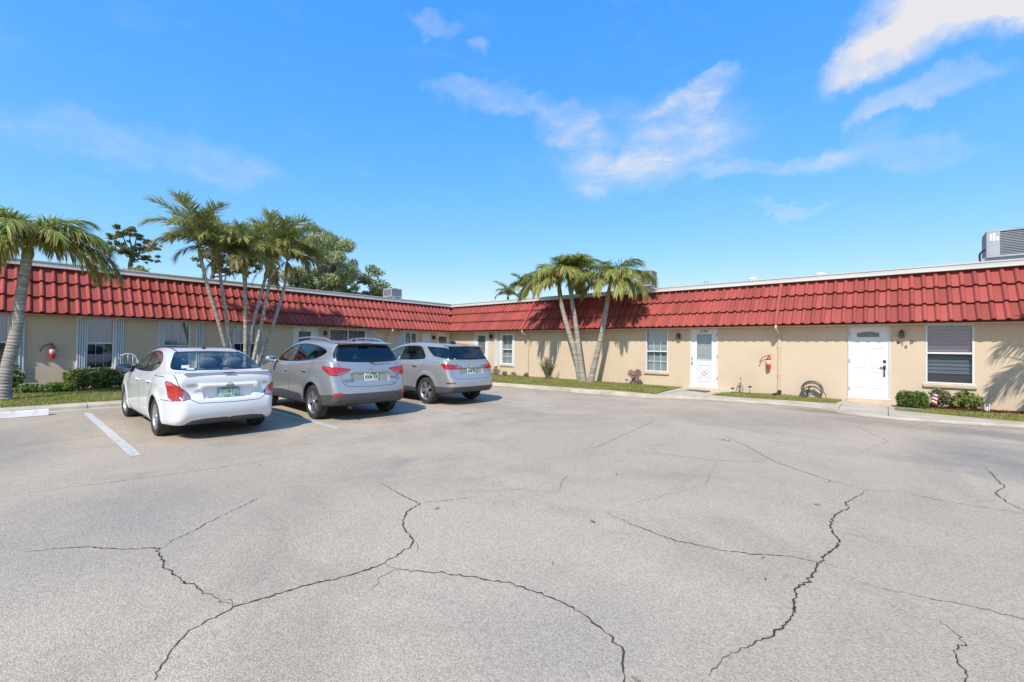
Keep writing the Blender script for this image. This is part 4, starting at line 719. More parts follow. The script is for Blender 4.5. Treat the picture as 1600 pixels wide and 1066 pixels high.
# red mulch bed
rs = np.random.default_rng(9); n = 7000; q = np.column_stack([rs.uniform(19.1, 23.5, n), rs.uniform(-.78, -.06, n)]); a = rs.uniform(0, math.pi, n); l = rs.uniform(.012, .04, n); w_ = rs.uniform(.005, .012, n); tz = rs.normal(0, .3, n)
dx = np.column_stack([np.cos(a)*l, np.sin(a)*l, tz*l]); dy = np.column_stack([-np.sin(a)*w_, np.cos(a)*w_, np.zeros(n)]); c = np.column_stack([q, .068+rs.random(n)*.035])
V_ = np.stack([c-dx-dy, c+dx-dy, c+dx+dy, c-dx+dy], 1).reshape(-1, 3); o = link(bpy.data.objects.new('mulch', np_mesh('mulch', V_, np.arange(4*n).reshape(n, 4), M['mulch']))); tag(o, 'red wood mulch bed along wall under blind window', 'mulch', kind='stuff')
m = MB(); m.prism([(19.0, -.78), (23.6, -.82), (23.6, -.04), (19.0, -.04)], .0, .070); tag(m.build('mulch_bed', M['mulch']), kind='structure')
m = MB(); m.prism([(.02, -18), (1.05, -18), (1.0, -3.7), (.02, -3.7)], .0, .101); tag(m.build('planting_bed', M['soil']), kind='structure')
m = MB(); m.prism([(18.49, -1.42), (19.0, -1.40), (18.99, -.06), (18.5, -.06)], .0, .066); tag(m.build('planting_bed', M['soil']), kind='structure')

# ------------------------------------------------------------------ cars: implicit bodies meshed by surface nets, then cut into parts
def paint(name, col, metal, rough, flake=0.0):
    m = material(name, col, rough, metal=metal, spec=.5, coat=1.0); return m
M['car_white'] = paint('white_car_paint', (.68, .69, .70), 0.0, .35); M['car_silver'] = paint('silver_blue_car_paint', (.38, .39, .39), .5, .34); M['car_silver2'] = paint('silver_car_paint', (.42, .42, .41), .5, .36)
M['cladding'] = material('grey_plastic_cladding', (.055, .06, .066), .55, col2=(.075, .08, .085), nscale=6); M['gap'] = material('panel_gap', (.03, .03, .03), .8); M['trim'] = material('black_window_trim', (.012, .012, .013), .3)
M['car_glass'] = glass_material('car_glass', (.80, .87, .85), 1.6); M['privacy_glass'] = glass_material('privacy_glass', (.09, .10, .11), 1.7)
M['tail_red'] = material('red_lens', (.52, .012, .012), .12, spec=.6, coat=1.0, col2=(.33, .006, .008), nscale=14); M['tail_clear'] = material('clear_lens', (.30, .26, .27), .15, spec=.7, coat=1.0, col2=(.14, .11, .12), nscale=26)
M['dark_red'] = material('dark_red_lens', (.12, .006, .008), .15, coat=1.0); M['chrome'] = material('chrome', (.75, .76, .77), .12, metal=1.0); M['alloy'] = material('alloy_wheel', (.56, .56, .57), .3, metal=.75, col2=(.46, .46, .47), nscale=6)
M['tyre'] = material('tyre_rubber', (.035, .034, .033), .85, spec=.25, col2=(.06, .056, .052), nscale=12); M['spoke_shade'] = material('wheel_void_shade', (.03, .03, .032), .7)
M['mirror_dark'] = material('dark_mirror', (.10, .13, .20), .08, metal=.8); M['seat'] = material('grey_seat_fabric', (.16, .16, .17), .9, col2=(.20, .20, .21), nscale=20); M['plate_white'] = material('plate_white', (.70, .71, .68), .5, col2=(.55, .60, .52), nscale=40); M['plate_green'] = material('plate_green', (.06, .30, .24), .5, col2=(.45, .60, .56), nscale=55, nlo=.45, nhi=.55)
M['plate_ink'] = material('plate_lettering', (.03, .12, .07), .6); M['orange'] = material('orange_print', (.75, .18, .03), .6); M['badge'] = material('badge_grey', (.17, .17, .18), .35, metal=.5)
def poly_sdf(P, x, y):
    P = np.asarray(P, float); n = len(P); d = np.full(x.shape, 1e9); s = np.ones(x.shape); j = n-1
    for i in range(n):
        ex, ey = P[j]-P[i]; wx, wy = x-P[i, 0], y-P[i, 1]; t = np.clip((wx*ex+wy*ey)/(ex*ex+ey*ey+1e-12), 0, 1); bx, by = wx-ex*t, wy-ey*t; d = np.minimum(d, bx*bx+by*by)
        c1 = y >= P[i, 1]; c2 = y < P[j, 1]; c3 = ex*wy > ey*wx; s = np.where((c1 & c2 & c3) | (~c1 & ~c2 & ~c3), -s, s); j = i
    return s*np.sqrt(d)
def smooth_poly(P, it=2):
    P = np.asarray(P, float)
    for _ in range(it): Q = np.roll(P, -1, 0); P = np.stack([P*.75+Q*.25, P*.25+Q*.75], 1).reshape(-1, 2)
    return P
class Grid2:
    def __init__(self, P, x0, x1, y0, y1, h=.0125):
        self.x0, self.y0, self.h = x0, y0, h; xs = np.arange(x0, x1, h); ys = np.arange(y0, y1, h); X, Y = np.meshgrid(xs, ys, indexing='ij'); self.g = poly_sdf(P, X, Y)
    def __call__(self, x, y):
        u = np.clip((x-self.x0)/self.h, 0, self.g.shape[0]-1.001); v = np.clip((y-self.y0)/self.h, 0, self.g.shape[1]-1.001); i = u.astype(int); j = v.astype(int); fu = u-i; fv = v-j; g_ = self.g
        return (g_[i, j]*(1-fu)+g_[i+1, j]*fu)*(1-fv)+(g_[i, j+1]*(1-fu)+g_[i+1, j+1]*fu)*fv
def smax(a, b, k): h = np.clip(.5+.5*(a-b)/k, 0, 1); return b+(a-b)*h+k*h*(1-h)
def smin(a, b, k): return -smax(-a, -b, k)
def surface_nets(f, x, y, z):
    nx, ny, nz = f.shape; c = [(i, j, k) for i in (0, 1) for j in (0, 1) for k in (0, 1)]; cor = [f[i:nx-1+i, j:ny-1+j, k:nz-1+k] for i, j, k in c]; neg = sum((q < 0).astype(np.int8) for q in cor); act = (neg > 0) & (neg < 8); I = np.argwhere(act); idx = np.full(act.shape, -1); idx[act] = np.arange(len(I))
    vals = np.stack([q[act] for q in cor], 1); S = np.zeros((len(I), 3)); C = np.zeros(len(I)); cc = np.array(c, float)
    for a in range(8):
        for b in range(a+1, 8):
            if sum(abs(c[a][q]-c[b][q]) for q in range(3)) != 1: continue
            va, vb = vals[:, a], vals[:, b]; m = (va < 0) != (vb < 0); t = np.where(m, va/(va-vb+1e-20), 0); S += np.where(m[:, None], cc[a]+(cc[b]-cc[a])*t[:, None], 0); C += m
    V = np.array([x[0], y[0], z[0]])+(I+S/C[:, None])*np.array([x[1]-x[0], y[1]-y[0], z[1]-z[0]]); F = []
    for ax in range(3):
        a = np.moveaxis(f, ax, 0); s = (a[:-1] < 0) != (a[1:] < 0); sg = np.moveaxis(s, 0, ax); E = np.argwhere(sg); u, w_ = [(1, 2), (2, 0), (0, 1)][ax]; ok = (E[:, u] > 0) & (E[:, w_] > 0) & (E[:, u] < f.shape[u]-1) & (E[:, w_] < f.shape[w_]-1); E = E[ok]; inside = f[tuple(E.T)] < 0
        def at(du, dw): q = E.copy(); q[:, u] -= du; q[:, w_] -= dw; return idx[tuple(q.T)]
        Q = np.stack([at(1, 1), at(0, 1), at(0, 0), at(1, 0)], 1); Q[~inside] = Q[~inside][:, ::-1]; F.append(Q)
    F = np.concatenate(F); F = F[(F >= 0).all(1)]; return V, F
def split_tris(V, Nn, T, fv):
    """cut triangles along the zero set of a vertex field; returns V, N, inside, outside"""
    s = fv < 0; cnt = s[T].sum(1); tin = T[cnt == 3]; tout = T[cnt == 0]; mix = T[(cnt == 1) | (cnt == 2)]; V = list(map(tuple, V)) if False else V; newv, newn, cache = [], [], {}; n0 = len(V); ain, aout = [], []
    def cut(a, b):
        k = (a, b) if a < b else (b, a)
        if k not in cache: t = fv[k[0]]/(fv[k[0]]-fv[k[1]]); cache[k] = n0+len(newv); newv.append(V[k[0]]+(V[k[1]]-V[k[0]])*t); newn.append(Nn[k[0]]+(Nn[k[1]]-Nn[k[0]])*t)
        return cache[k]
    for t in mix:
        a, b, c = (int(q) for q in t); sa, sb, sc = s[a], s[b], s[c]
        while not (sa != sb and sb == sc): a, b, c, sa, sb, sc = b, c, a, sb, sc, sa
        p, q = cut(a, b), cut(a, c); (ain if sa else aout).append((a, p, q)); (aout if sa else ain).extend([(p, b, c), (p, c, q)])
    if newv: V = np.vstack([V, newv]); Nn = np.vstack([Nn, newn])
    cat = lambda A, B: np.vstack([A, np.array(B, int)]) if len(B) else A
    return V, Nn, cat(tin, ain), cat(tout, aout)
class CarBody:
    def __init__(self, low, gh, W, plan, ghw, kz, axles, arch, L, H, warp=.05, extra=None, h=.0235, flare=.02):
        self.SL = Grid2(smooth_poly(low, 2), -.4, L+.4, -.2, H+.4); self.SG = Grid2(smooth_poly(gh, 2), -.4, L+.4, -.2, H+.4); px, pw = zip(*plan); zx, zk = zip(*kz); self.L = L
        xr = np.linspace(-.3, L+.3, 400); pwv = np.interp(xr, px, pw); ker = np.hanning(31); ker /= ker.sum(); pwv = np.convolve(np.pad(pwv, 15, 'edge'), ker, 'valid'); zr = np.linspace(0, H+.2, 200); zkv = np.interp(zr, zx, zk); k2 = np.hanning(13); k2 /= k2.sum(); zkv = np.convolve(np.pad(zkv, 6, 'edge'), k2, 'valid')
        def F(x, y, z):
            ay = np.abs(y); xm = L*.5; xs = x+np.sign(x-xm)*warp*(ay/W)**2.2*np.clip(np.abs(x-xm)/(L*.5), 0, 1)**3*1.6; w_ = np.interp(x, xr, pwv)*np.interp(z, zr, zkv)
            for xa, za, _ in axles: r_ = np.hypot(x-xa, z-za); w_ = w_+flare*np.exp(-((r_-arch-.03)/.07)**2)*(z < za+.5)
            d = smax(self.SL(xs, z), ay-w_, .065); zb, wb, sl, cv = ghw; wg = wb-sl*(z-zb)-cv*np.maximum(z-zb, 0)**2; wg = wg-.10*np.clip((x-L*.62)/(L*.38), 0, 1)**2-.16*np.clip((L*.40-x)/(L*.25), 0, 1)**2
            d = smin(d, smax(self.SG(xs, z), ay-wg, .10), .035)
            if extra: d = extra(d, x, y, z)
            for xa, za, _ in axles: d = smax(d, -np.maximum(np.hypot(x-xa, z-za)-arch, W-.30-ay), .012)
            return d
        self.F = F; xs = np.arange(-.12, L+.14, h); ys = np.arange(-W-.10, W+.10+h, h); ys -= (ys[0]+ys[-1])/2; zs = np.arange(.05, H+.12, h); X, Y, Z = np.meshgrid(xs, ys, zs, indexing='ij'); f = F(X, Y, Z)+1e-6; V, Q = surface_nets(f, xs, ys, zs)
        for _ in range(4): g_, n_ = self.grad(V); V = V-n_*np.clip(g_, -h*.4, h*.4)[:, None]
        E = np.concatenate([Q[:, [i, (i+1) % 4]] for i in range(4)])                          # light smoothing of the shell
        for lam in (.5, -.52, .5, -.52):
            A = np.zeros_like(V); c = np.zeros(len(V)); np.add.at(A, E[:, 0], V[E[:, 1]]); np.add.at(c, E[:, 0], 1); np.add.at(A, E[:, 1], V[E[:, 0]]); np.add.at(c, E[:, 1], 1); V = V+lam*(A/c[:, None]-V)
        self.V = V; self.N = self.grad(V, .012)[1]; T = np.vstack([Q[:, [0, 1, 2]], Q[:, [0, 2, 3]]]); fn = np.cross(V[T[:, 1]]-V[T[:, 0]], V[T[:, 2]]-V[T[:, 0]]); fl = (fn*self.N[T].sum(1)).sum(1) < 0; T[fl] = T[fl][:, ::-1]; self.T = T
    def grad(self, V, e=.004):
        x, y, z = V.T; f0 = self.F(x, y, z); g_ = np.stack([self.F(x+e, y, z)-self.F(x-e, y, z), self.F(x, y+e, z)-self.F(x, y-e, z), self.F(x, y, z+e)-self.F(x, y, z-e)], 1)/(2*e); l = np.linalg.norm(g_, axis=1)[:, None]+1e-9; return f0/l[:, 0], g_/l
    def take(self, field, where=None):
        """cut out the part of the body where field < 0 (and where(centroid, normal) holds)"""
        T = self.T; keep = None
        if where is not None: c = self.V[T].mean(1); n_ = self.N[T].mean(1); mk = where(c, n_); keep = T[~mk]; T = T[mk]
        fv = field(self.V); self.V, self.N, tin, tout = split_tris(self.V, self.N, T, fv); self.T = tout if keep is None else np.vstack([tout, keep]); return tin
    def emit(self, name, T, mat, parent, off=0.0, label=None):
        if len(T) == 0: return None
        if name in ('cladding', 'wheel_arch', 'window_trim', 'reflector', 'underbody'):                       # loose pieces become parts of their own
            u, inv = np.unique(T, return_inverse=True); F = inv.reshape(T.shape); lab = np.arange(len(u))
            while True:
                mn = lab[F].min(1); new = lab.copy(); np.minimum.at(new, F.ravel(), np.repeat(mn, 3)); new = new[new]
                if (new == lab).all(): break
                lab = new
            fl = lab[F[:, 0]]; ids = np.unique(fl)
            if len(ids) > 1:
                for q in ids:
                    if (fl == q).sum() > 12: self.emit(name+' ', T[fl == q], mat, parent, off)
                return None
        name = name.strip()
        u, inv = np.unique(T, return_inverse=True); V = self.V[u]+self.N[u]*off; F = inv.reshape(T.shape); me = np_mesh(name, V, F, mat, smooth=True); n_ = self.N[u]; n_ = n_/(np.linalg.norm(n_, axis=1)[:, None]+1e-9)
        if len(me.vertices) == len(V): me.normals_split_custom_set_from_vertices([tuple(q) for q in n_])
        o = link(bpy.data.objects.new(name, me), parent)
        if label: o['label'] = label
        return o
def side(P, it=2): P = smooth_poly(P, it) if it else np.asarray(P, float); return lambda V: poly_sdf(P, V[:, 0], V[:, 2])
def rear(P, it=1): P = smooth_poly(P, it) if it else np.asarray(P, float); return lambda V: poly_sdf(P, np.abs(V[:, 1]), V[:, 2])
def wrap(P, xr, it=1): P = smooth_poly(P, it) if it else np.asarray(P, float); return lambda V: poly_sdf(P, np.abs(V[:, 1])+np.maximum(0, xr-V[:, 0]), V[:, 2])
def seg_band(pts, w_, proj):
    P = np.asarray(pts, float)
    def f(V):
        a, b = proj(V); d = np.full(len(V), 1e9)
        for p, q in zip(P, P[1:]):
            e = q-p; t = np.clip(((a-p[0])*e[0]+(b-p[1])*e[1])/(e@e), 0, 1); d = np.minimum(d, np.hypot(a-p[0]-e[0]*t, b-p[1]-e[1]*t))
        return d-w_
    return f
XZ = lambda V: (V[:, 0], V[:, 2]); YZ = lambda V: (np.abs(V[:, 1]), V[:, 2])
def make_wheel(parent, x, y, z, rad, wid, spokes, style, steer=0.0):
    """y < 0 is the driver's side; the face points outwards"""
    sgn = -1 if y < 0 else 1; wh = bpy.data.objects.new('wheel', None); wh.empty_display_size = .1; link(wh, parent); wh.location = (x, y, z); wh.rotation_euler = (0, 0, (0 if sgn > 0 else math.pi)+steer)
    key = ('wheel', rad, style)
    if key not in WH:
        rr = rad*.66; h = wid/2; m = MB(); m.lathe([(rr, -h*.8), (rad*.86, -h), (rad*.965, -h*.86), (rad, -h*.55)]+[(rad*(1 if k % 2 else .988), -h*.55+h*1.1*k/8) for k in range(1, 8)]+[(rad, h*.55), (rad*.965, h*.86), (rad*.86, h), (rr*1.04, h*.86), (rr, h*.7), (rr, -h*.8)], (0, 0, 0), 'y', 40, cap=False)
        ty = m.build('tyre', M['tyre'], None, smooth=True); m = MB(); m.lathe([(rr, h*.80), (rr*1.03, h*.84), (rr*.99, h*.78), (rr*.93, h*.60), (rr*.90, h*.1), (rr*.90, -h*.7)], (0, 0, 0), 'y', 36, cap=False)
        m.lathe([(.002, h*.80), (rr*.20, h*.78), (rr*.24, h*.66), (rr*.24, h*.3)], (0, 0, 0), 'y', 18, cap=False)
        n = spokes
        for k in range(n):
            for dv in ((-.16, .16) if style == 'double' else (0,)):
                a0 = 2*math.pi*k/n; a1 = a0+dv*(1.0 if style == 'double' else 0); w0, w1 = (rr*.075, rr*.10) if style == 'double' else (rr*.075, rr*.085)
                c0, s0 = math.cos(a0+dv*.55), math.sin(a0+dv*.55); c1, s1 = math.cos(a1), math.sin(a1); p0 = (c0*rr*.18, s0*rr*.18); p1 = (c1*rr*.955, s1*rr*.955); dx, dz = p1[0]-p0[0], p1[1]-p0[1]; l = math.hypot(dx, dz); nx, nz = -dz/l, dx/l
                q = [(p0[0]+nx*w0, h*.74, p0[1]+nz*w0), (p0[0]-nx*w0, h*.74, p0[1]-nz*w0), (p1[0]-nx*w1, h*.66, p1[1]-nz*w1), (p1[0]+nx*w1, h*.66, p1[1]+nz*w1)]; m.add(q+[(a, b-h*.35, c) for a, b, c in q], [(0, 1, 2, 3), (0, 4, 5, 1), (1, 5, 6, 2), (2, 6, 7, 3), (3, 7, 4, 0)])
        ri = m.build('rim', M['alloy'], None, smooth=False); m = MB(); m.lathe([(.001, h*.28), (rr*.9, h*.28)], (0, 0, 0), 'y', 24, cap=False); br = m.build('spoke_shade_disc', M['spoke_shade'], None)  # near-black disc stands in for the shade behind the spokes
        WH[key] = [o.data for o in (ty, ri, br)]
        for o in (ty, ri, br): bpy.data.objects.remove(o)
    for nm, me in zip(('tyre', 'rim', 'spoke_shade_disc'), WH[key]): link(bpy.data.objects.new(nm, me), wh)
    return wh
WH = {}
def box_part(name, root, mat, c, s, bev=.02, rot=None):
    m = MB(); m.box(-s[0]/2, s[0]/2, -s[1]/2, s[1]/2, -s[2]/2, s[2]/2); o = m.build(name, mat, root, local=True, smooth=True, bevel=bev); o.location = c
    if rot: o.rotation_euler = rot
    return o
def interior(root, xf, xr, W, belt, heads=True, head_rear=3):
    box_part('floor_pan', root, M['gap'], ((xf+xr)/2+.1, 0, .42), (xr-xf+1.4, W*1.55, .12)); box_part('dashboard', root, M['seat'], (xf-.48, 0, belt-.13), (.42, W*1.45, .22), .05)
    for nm, x, n in (('seat', xf+.42, 2), ('seat', xr+.18, 3)):
        for k in range(n):
            y = (k-(n-1)/2)*(.74 if n == 2 else .42); s = box_part('seat', root, M['seat'], (x, y, belt-.22), (.14, .44 if n == 2 else .40, .62), .05, (0, R(14), 0))
            hd = MB(); hd.ellipsoid((.0, 0, .40), (.06, .135 if n == 3 else .13, .10), 14, 8, .75); hd.build('headrest', M['seat'], s, smooth=True, local=True)
    w_ = MB(); w_.tube([(xf-.12+.06*math.sin(a), -.36+.17*math.cos(a), belt-.02+.16*math.sin(a)) for a in [2*math.pi*i/20 for i in range(21)]], .014, 6); w_.build('steering_wheel', M['gap'], root, local=True)
def mirror_part(root, x, y, z, mat):
    for s in (-1, 1):
        m = MB(); m.ellipsoid((x, s*(y+.10), z), (.075, .115, .075), 14, 10, .7); m.tube([(x-.01, s*(y-.06), z-.06), (x, s*(y+.03), z-.03)], .03, 8); o = m.build('wing_mirror', mat, root, smooth=True, local=True)
        m = MB(); m.ellipsoid((x+.068, s*(y+.10), z), (.012, .095, .058), 12, 8, .6); m.build('mirror_glass', M['chrome'] if mat is not M['trim'] else M['mirror_dark'], o, smooth=True, local=True)
def handles(root, xs, y, z, mat):
    for s in (-1, 1):
        for x, zz, yy in xs: m = MB(); m.tube([(x-.10, s*(yy-.005), zz), (x-.08, s*(yy+.028), zz+.004), (x+.07, s*(yy+.028), zz+.004), (x+.095, s*(yy-.005), zz)], [.011, .013, .013, .011], 8); m.build('door_handle', mat, root, smooth=True, local=True)
def plate(root, x, z, kind, tilt=0):
    o = box_part('licence_plate', root, M['plate_green' if kind == 'green' else 'plate_white'], (x, 0, z), (.012, .305, .152), .003, (0, R(tilt), 0))
    for k in range(6):
        y = -.118+.047*k
        if k != 3 or kind != 'white': m = MB(); m.box(.0065, .0085, y-.015, y+.015, -.035, .035); m.build('character', M['plate_white' if kind == 'green' else 'plate_ink'], o, local=True)
    m = MB(); m.lathe([(.001, .0095), (.022, .009)], (0, 0, 0), 'x', 12, cap=False); m.build('emblem', M['orange'] if kind == 'green' else M['plate_ink'], o, local=True)
    m = MB(); m.box(.006, .0075, -.12, .12, .052, .066); m.build('band', M['plate_ink'], o, local=True); return o
def rear_text(root, name, body, size, x, y, z, mat): return text_mesh(name, body, size, mat, root, Matrix.Translation(Vector((x, y, z))) @ Matrix(((0, 0, 1, 0), (1, 0, 0, 0), (0, 1, 0, 0), (0, 0, 0, 1))), .002)
def shut_line(B, pts, proj, S, root):
    """narrow dark strip lying on the body along a polyline given in side (x,z) or rear (|y|,z) view"""
    P = [Vector(p) for p in pts]; Q = []
    for a, b in zip(P, P[1:]): n = max(1, int((b-a).length/.02)); Q += [a+(b-a)*i/n for i in range(n)]
    Q.append(P[-1]); Q = np.array([tuple(q) for q in Q]); n = len(Q); t = np.gradient(Q, axis=0); t /= np.linalg.norm(t, axis=1)[:, None]+1e-9; nn = np.stack([-t[:, 1], t[:, 0]], 1)*.0045; sidev = proj is not YZ
    for sgn in (-1, 1):
        rows = []
        for e in (1, -1):
            q = Q+nn*e; s = np.linspace(0, 1, 400)[None]; far, near = (S['W']+.15, S['W']-.35) if sidev else (S['L']+.15, S['L']-.6); d = far+(near-far)*s
            A, Z = np.broadcast_to(q[:, :1], (n, 400)), np.broadcast_to(q[:, 1:], (n, 400)); D = np.broadcast_to(d, (n, 400)); f = B.F(A, D*sgn, Z) if sidev else B.F(D, A*sgn, Z); hit = (f < 0).argmax(1); ok = (f < 0).any(1); dv = d[0][hit]
            rows.append((np.stack([q[:, 0], dv*sgn, q[:, 1]], 1) if sidev else np.stack([dv, q[:, 0]*sgn, q[:, 1]], 1), ok))
        V = np.concatenate([rows[0][0], rows[1][0]]); _, N_ = B.grad(V, .01); V = V+N_*.0015; F_ = [(i, i+1, n+i+1, n+i) for i in range(n-1) if rows[0][1][i] and rows[0][1][i+1] and rows[1][1][i] and rows[1][1][i+1] and np.linalg.norm(V[i]-V[i+1]) < .08]
        if F_: link(bpy.data.objects.new('shut_line', np_mesh('shut_line', V, F_, M['gap'])), root)
def build_car(spec):
    S = spec; root = empty(S['name'], S['loc'], S['rz'], S['label'], 'car', 'cars parked nose-in at the left wing'); B = CarBody(S['low'], S['gh'], S['W'], S['plan'], S['ghw'], S['kz'], S['axles'], S['arch'], S['L'], S['H'], extra=S.get('extra'), warp=S.get('warp', .05)); pm = S['paint']
    L = S['L']; sidef = lambda c, n: (np.abs(n[:, 1]) > .35)
    # wheel arches and underside
    T = B.take(lambda V: V[:, 2]-S['zfloor'], lambda c, n: n[:, 2] < -.55); B.emit('underbody', T, M['gap'], root)
    for xa, za, rad in S['axles']:
        T = B.take(lambda V: np.hypot(V[:, 0]-xa, V[:, 2]-za)-S['arch']-.006, lambda c, n: (np.hypot(c[:, 0]-xa, c[:, 2]-za) < S['arch']+.05) & (np.hypot(n[:, 0], n[:, 2]) > .5)); B.emit('wheel_arch', T, M['gap'], root)
        T = B.take(lambda V: np.hypot(V[:, 0]-xa, V[:, 2]-za)-S['arch']+.002, lambda c, n: np.hypot(c[:, 0]-xa, c[:, 2]-za) < S['arch']+.03); B.emit('wheel_arch', T, M['gap'], root)
    # side glass with black surround
    for sgn in (-1, 1):
        sd = lambda c, n: (np.sign(c[:, 1]) == sgn) & (np.abs(n[:, 1]) > .42) & (c[:, 2] > S['belt']-.1)
        for poly, it, splits, mats in S['dlo']:
            T0 = B.take(side(poly, it), sd); rest = B.T; B.T = T0; pan = side(poly, it)
            Tg = B.take(lambda V: pan(V)+S.get('trimw', .022)); trim = [B.T]
            B.T = Tg
            for k, (xa, xb, sl) in enumerate(splits): Tp = B.take(lambda V: np.abs(V[:, 0]-(xa+xb)/2-sl*(V[:, 2]-S['belt']))-(xb-xa)/2); trim.append(Tp)
            cuts = [-9]+[(xa+xb)/2 for xa, xb, _ in splits]+[99]; cen = B.V[B.T].mean(1); sl0 = [0]+[q[2] for q in splits]+[0]
            for k in range(len(cuts)-1):
                lo = cuts[k]+sl0[k]*(cen[:, 2]-S['belt']); hi = cuts[k+1]+sl0[k+1]*(cen[:, 2]-S['belt']); mk = (cen[:, 0] > lo) & (cen[:, 0] <= hi); B.emit('side_window', B.T[mk], M[mats[min(k, len(mats)-1)]], root, -.004)
            B.emit('window_trim', np.vstack(trim), M['trim'], root, -.001); B.T = rest
    # windscreen and rear screen
    T = B.take(rear(S['ws'], 1), lambda c, n: (c[:, 0] < L*.5) & (n[:, 0] < -.25) & (c[:, 2] > S['belt']-.05)); B.emit('windscreen', T, M['car_glass'], root, -.003)
    rw = lambda c, n: (c[:, 0] > L*.55) & (n[:, 0] > .2) & (c[:, 2] > S['belt']-.15); T0 = B.take(rear(S['rw'], 2), rw); rest = B.T; B.T = T0; fr_ = rear(S['rw'], 2); Tg = B.take(lambda V: fr_(V)+S.get('rwtrim', .02)); B.emit('screen_trim', B.T, M['trim'], root, -.001); B.emit('rear_screen', Tg, M[S['rwglass']], root, -.004); B.T = rest
    # lamps
    for sgn in (-1, 1):
        q = lambda c, n: (np.sign(c[:, 1]) == sgn) & (c[:, 0] > L*.62); T0 = B.take(wrap(S['tail'], S['xr'], 1), q); rest = B.T; B.T = T0; tl_ = wrap(S['tail'], S['xr'], 1); Tg = B.take(lambda V: tl_(V)+.010); B.emit('lamp_surround', B.T, M['dark_red'], root); B.T = Tg; Tc = B.take(wrap(S['clear'], S['xr'], 0)); lamp = B.emit('tail_light', B.T, M['tail_red'], root, .006); B.emit('reverse_lens', Tc, M['tail_clear'], lamp, .005); B.T = rest
        q = lambda c, n: (np.sign(c[:, 1]) == sgn) & (c[:, 0] < L*.25); T = B.take(lambda V: poly_sdf(smooth_poly(S['head'], 1), np.abs(V[:, 1])+np.maximum(0, V[:, 0]), V[:, 2]), q); B.emit('headlight', T, M['tail_clear'], root, .003)
        if 'refl' in S: T = B.take(wrap(S['refl'], S['xr'], 0), lambda c, n: (np.sign(c[:, 1]) == sgn) & (c[:, 0] > L*.7)); B.emit('reflector', T, M['tail_red'], root, .006)
    # dark cladding
    for fld, wh in S['clad']: T = B.take(fld, wh); B.emit('cladding', T, M['cladding'], root, .002)
    if 'extra_parts' in S: S['extra_parts'](B, root)
    # shut lines, then doors
    for pts, proj, wh in S['gaps']: shut_line(B, pts, proj, S, root)
    for nm, poly in S['doors']:
        for sgn in (-1, 1): T = B.take(side(poly, 0), lambda c, n: (np.sign(c[:, 1]) == sgn) & (np.abs(c[:, 1]) > .45) & (np.abs(n[:, 1]) > .3)); B.emit(nm, T, pm, root)
    T = B.take(rear(S['lid'], 0), lambda c, n: c[:, 0] > S['lidx']); B.emit(S['lidname'], T, pm, root)
    T = B.take(lambda V: V[:, 2]-S['bumpz'], lambda c, n: (c[:, 0] > S['axles'][1][0]+S['arch']*.9)); B.emit('rear_bumper', T, pm, root)
    T = B.take(lambda V: V[:, 0]-S['hoodx'], lambda c, n: n[:, 2] > .6); B.emit('bonnet', T, pm, root); B.emit('body', B.T, pm, root)
    for xa, za, rad in S['axles']:
        for s in (-1, 1): make_wheel(root, xa, s*(S['W']-.125), za, rad, .205, S['spokes'], S['rim'], S.get('steer', 0) if xa < L/2 else 0)
    interior(root, S['axles'][0][0]+.95, S['axles'][1][0]-.55, S['W'], S['belt']); mirror_part(root, S['mirror'][0], S['mirror'][1], S['mirror'][2], pm if not S.get('dark_mirror') else M['trim']); handles(root, S['handles'], 0, 0, pm)
    return root
ALL = lambda c, n: np.ones(len(c), bool)
OUTSIDE = lambda c, n: np.abs(n[:, 1]) > .3
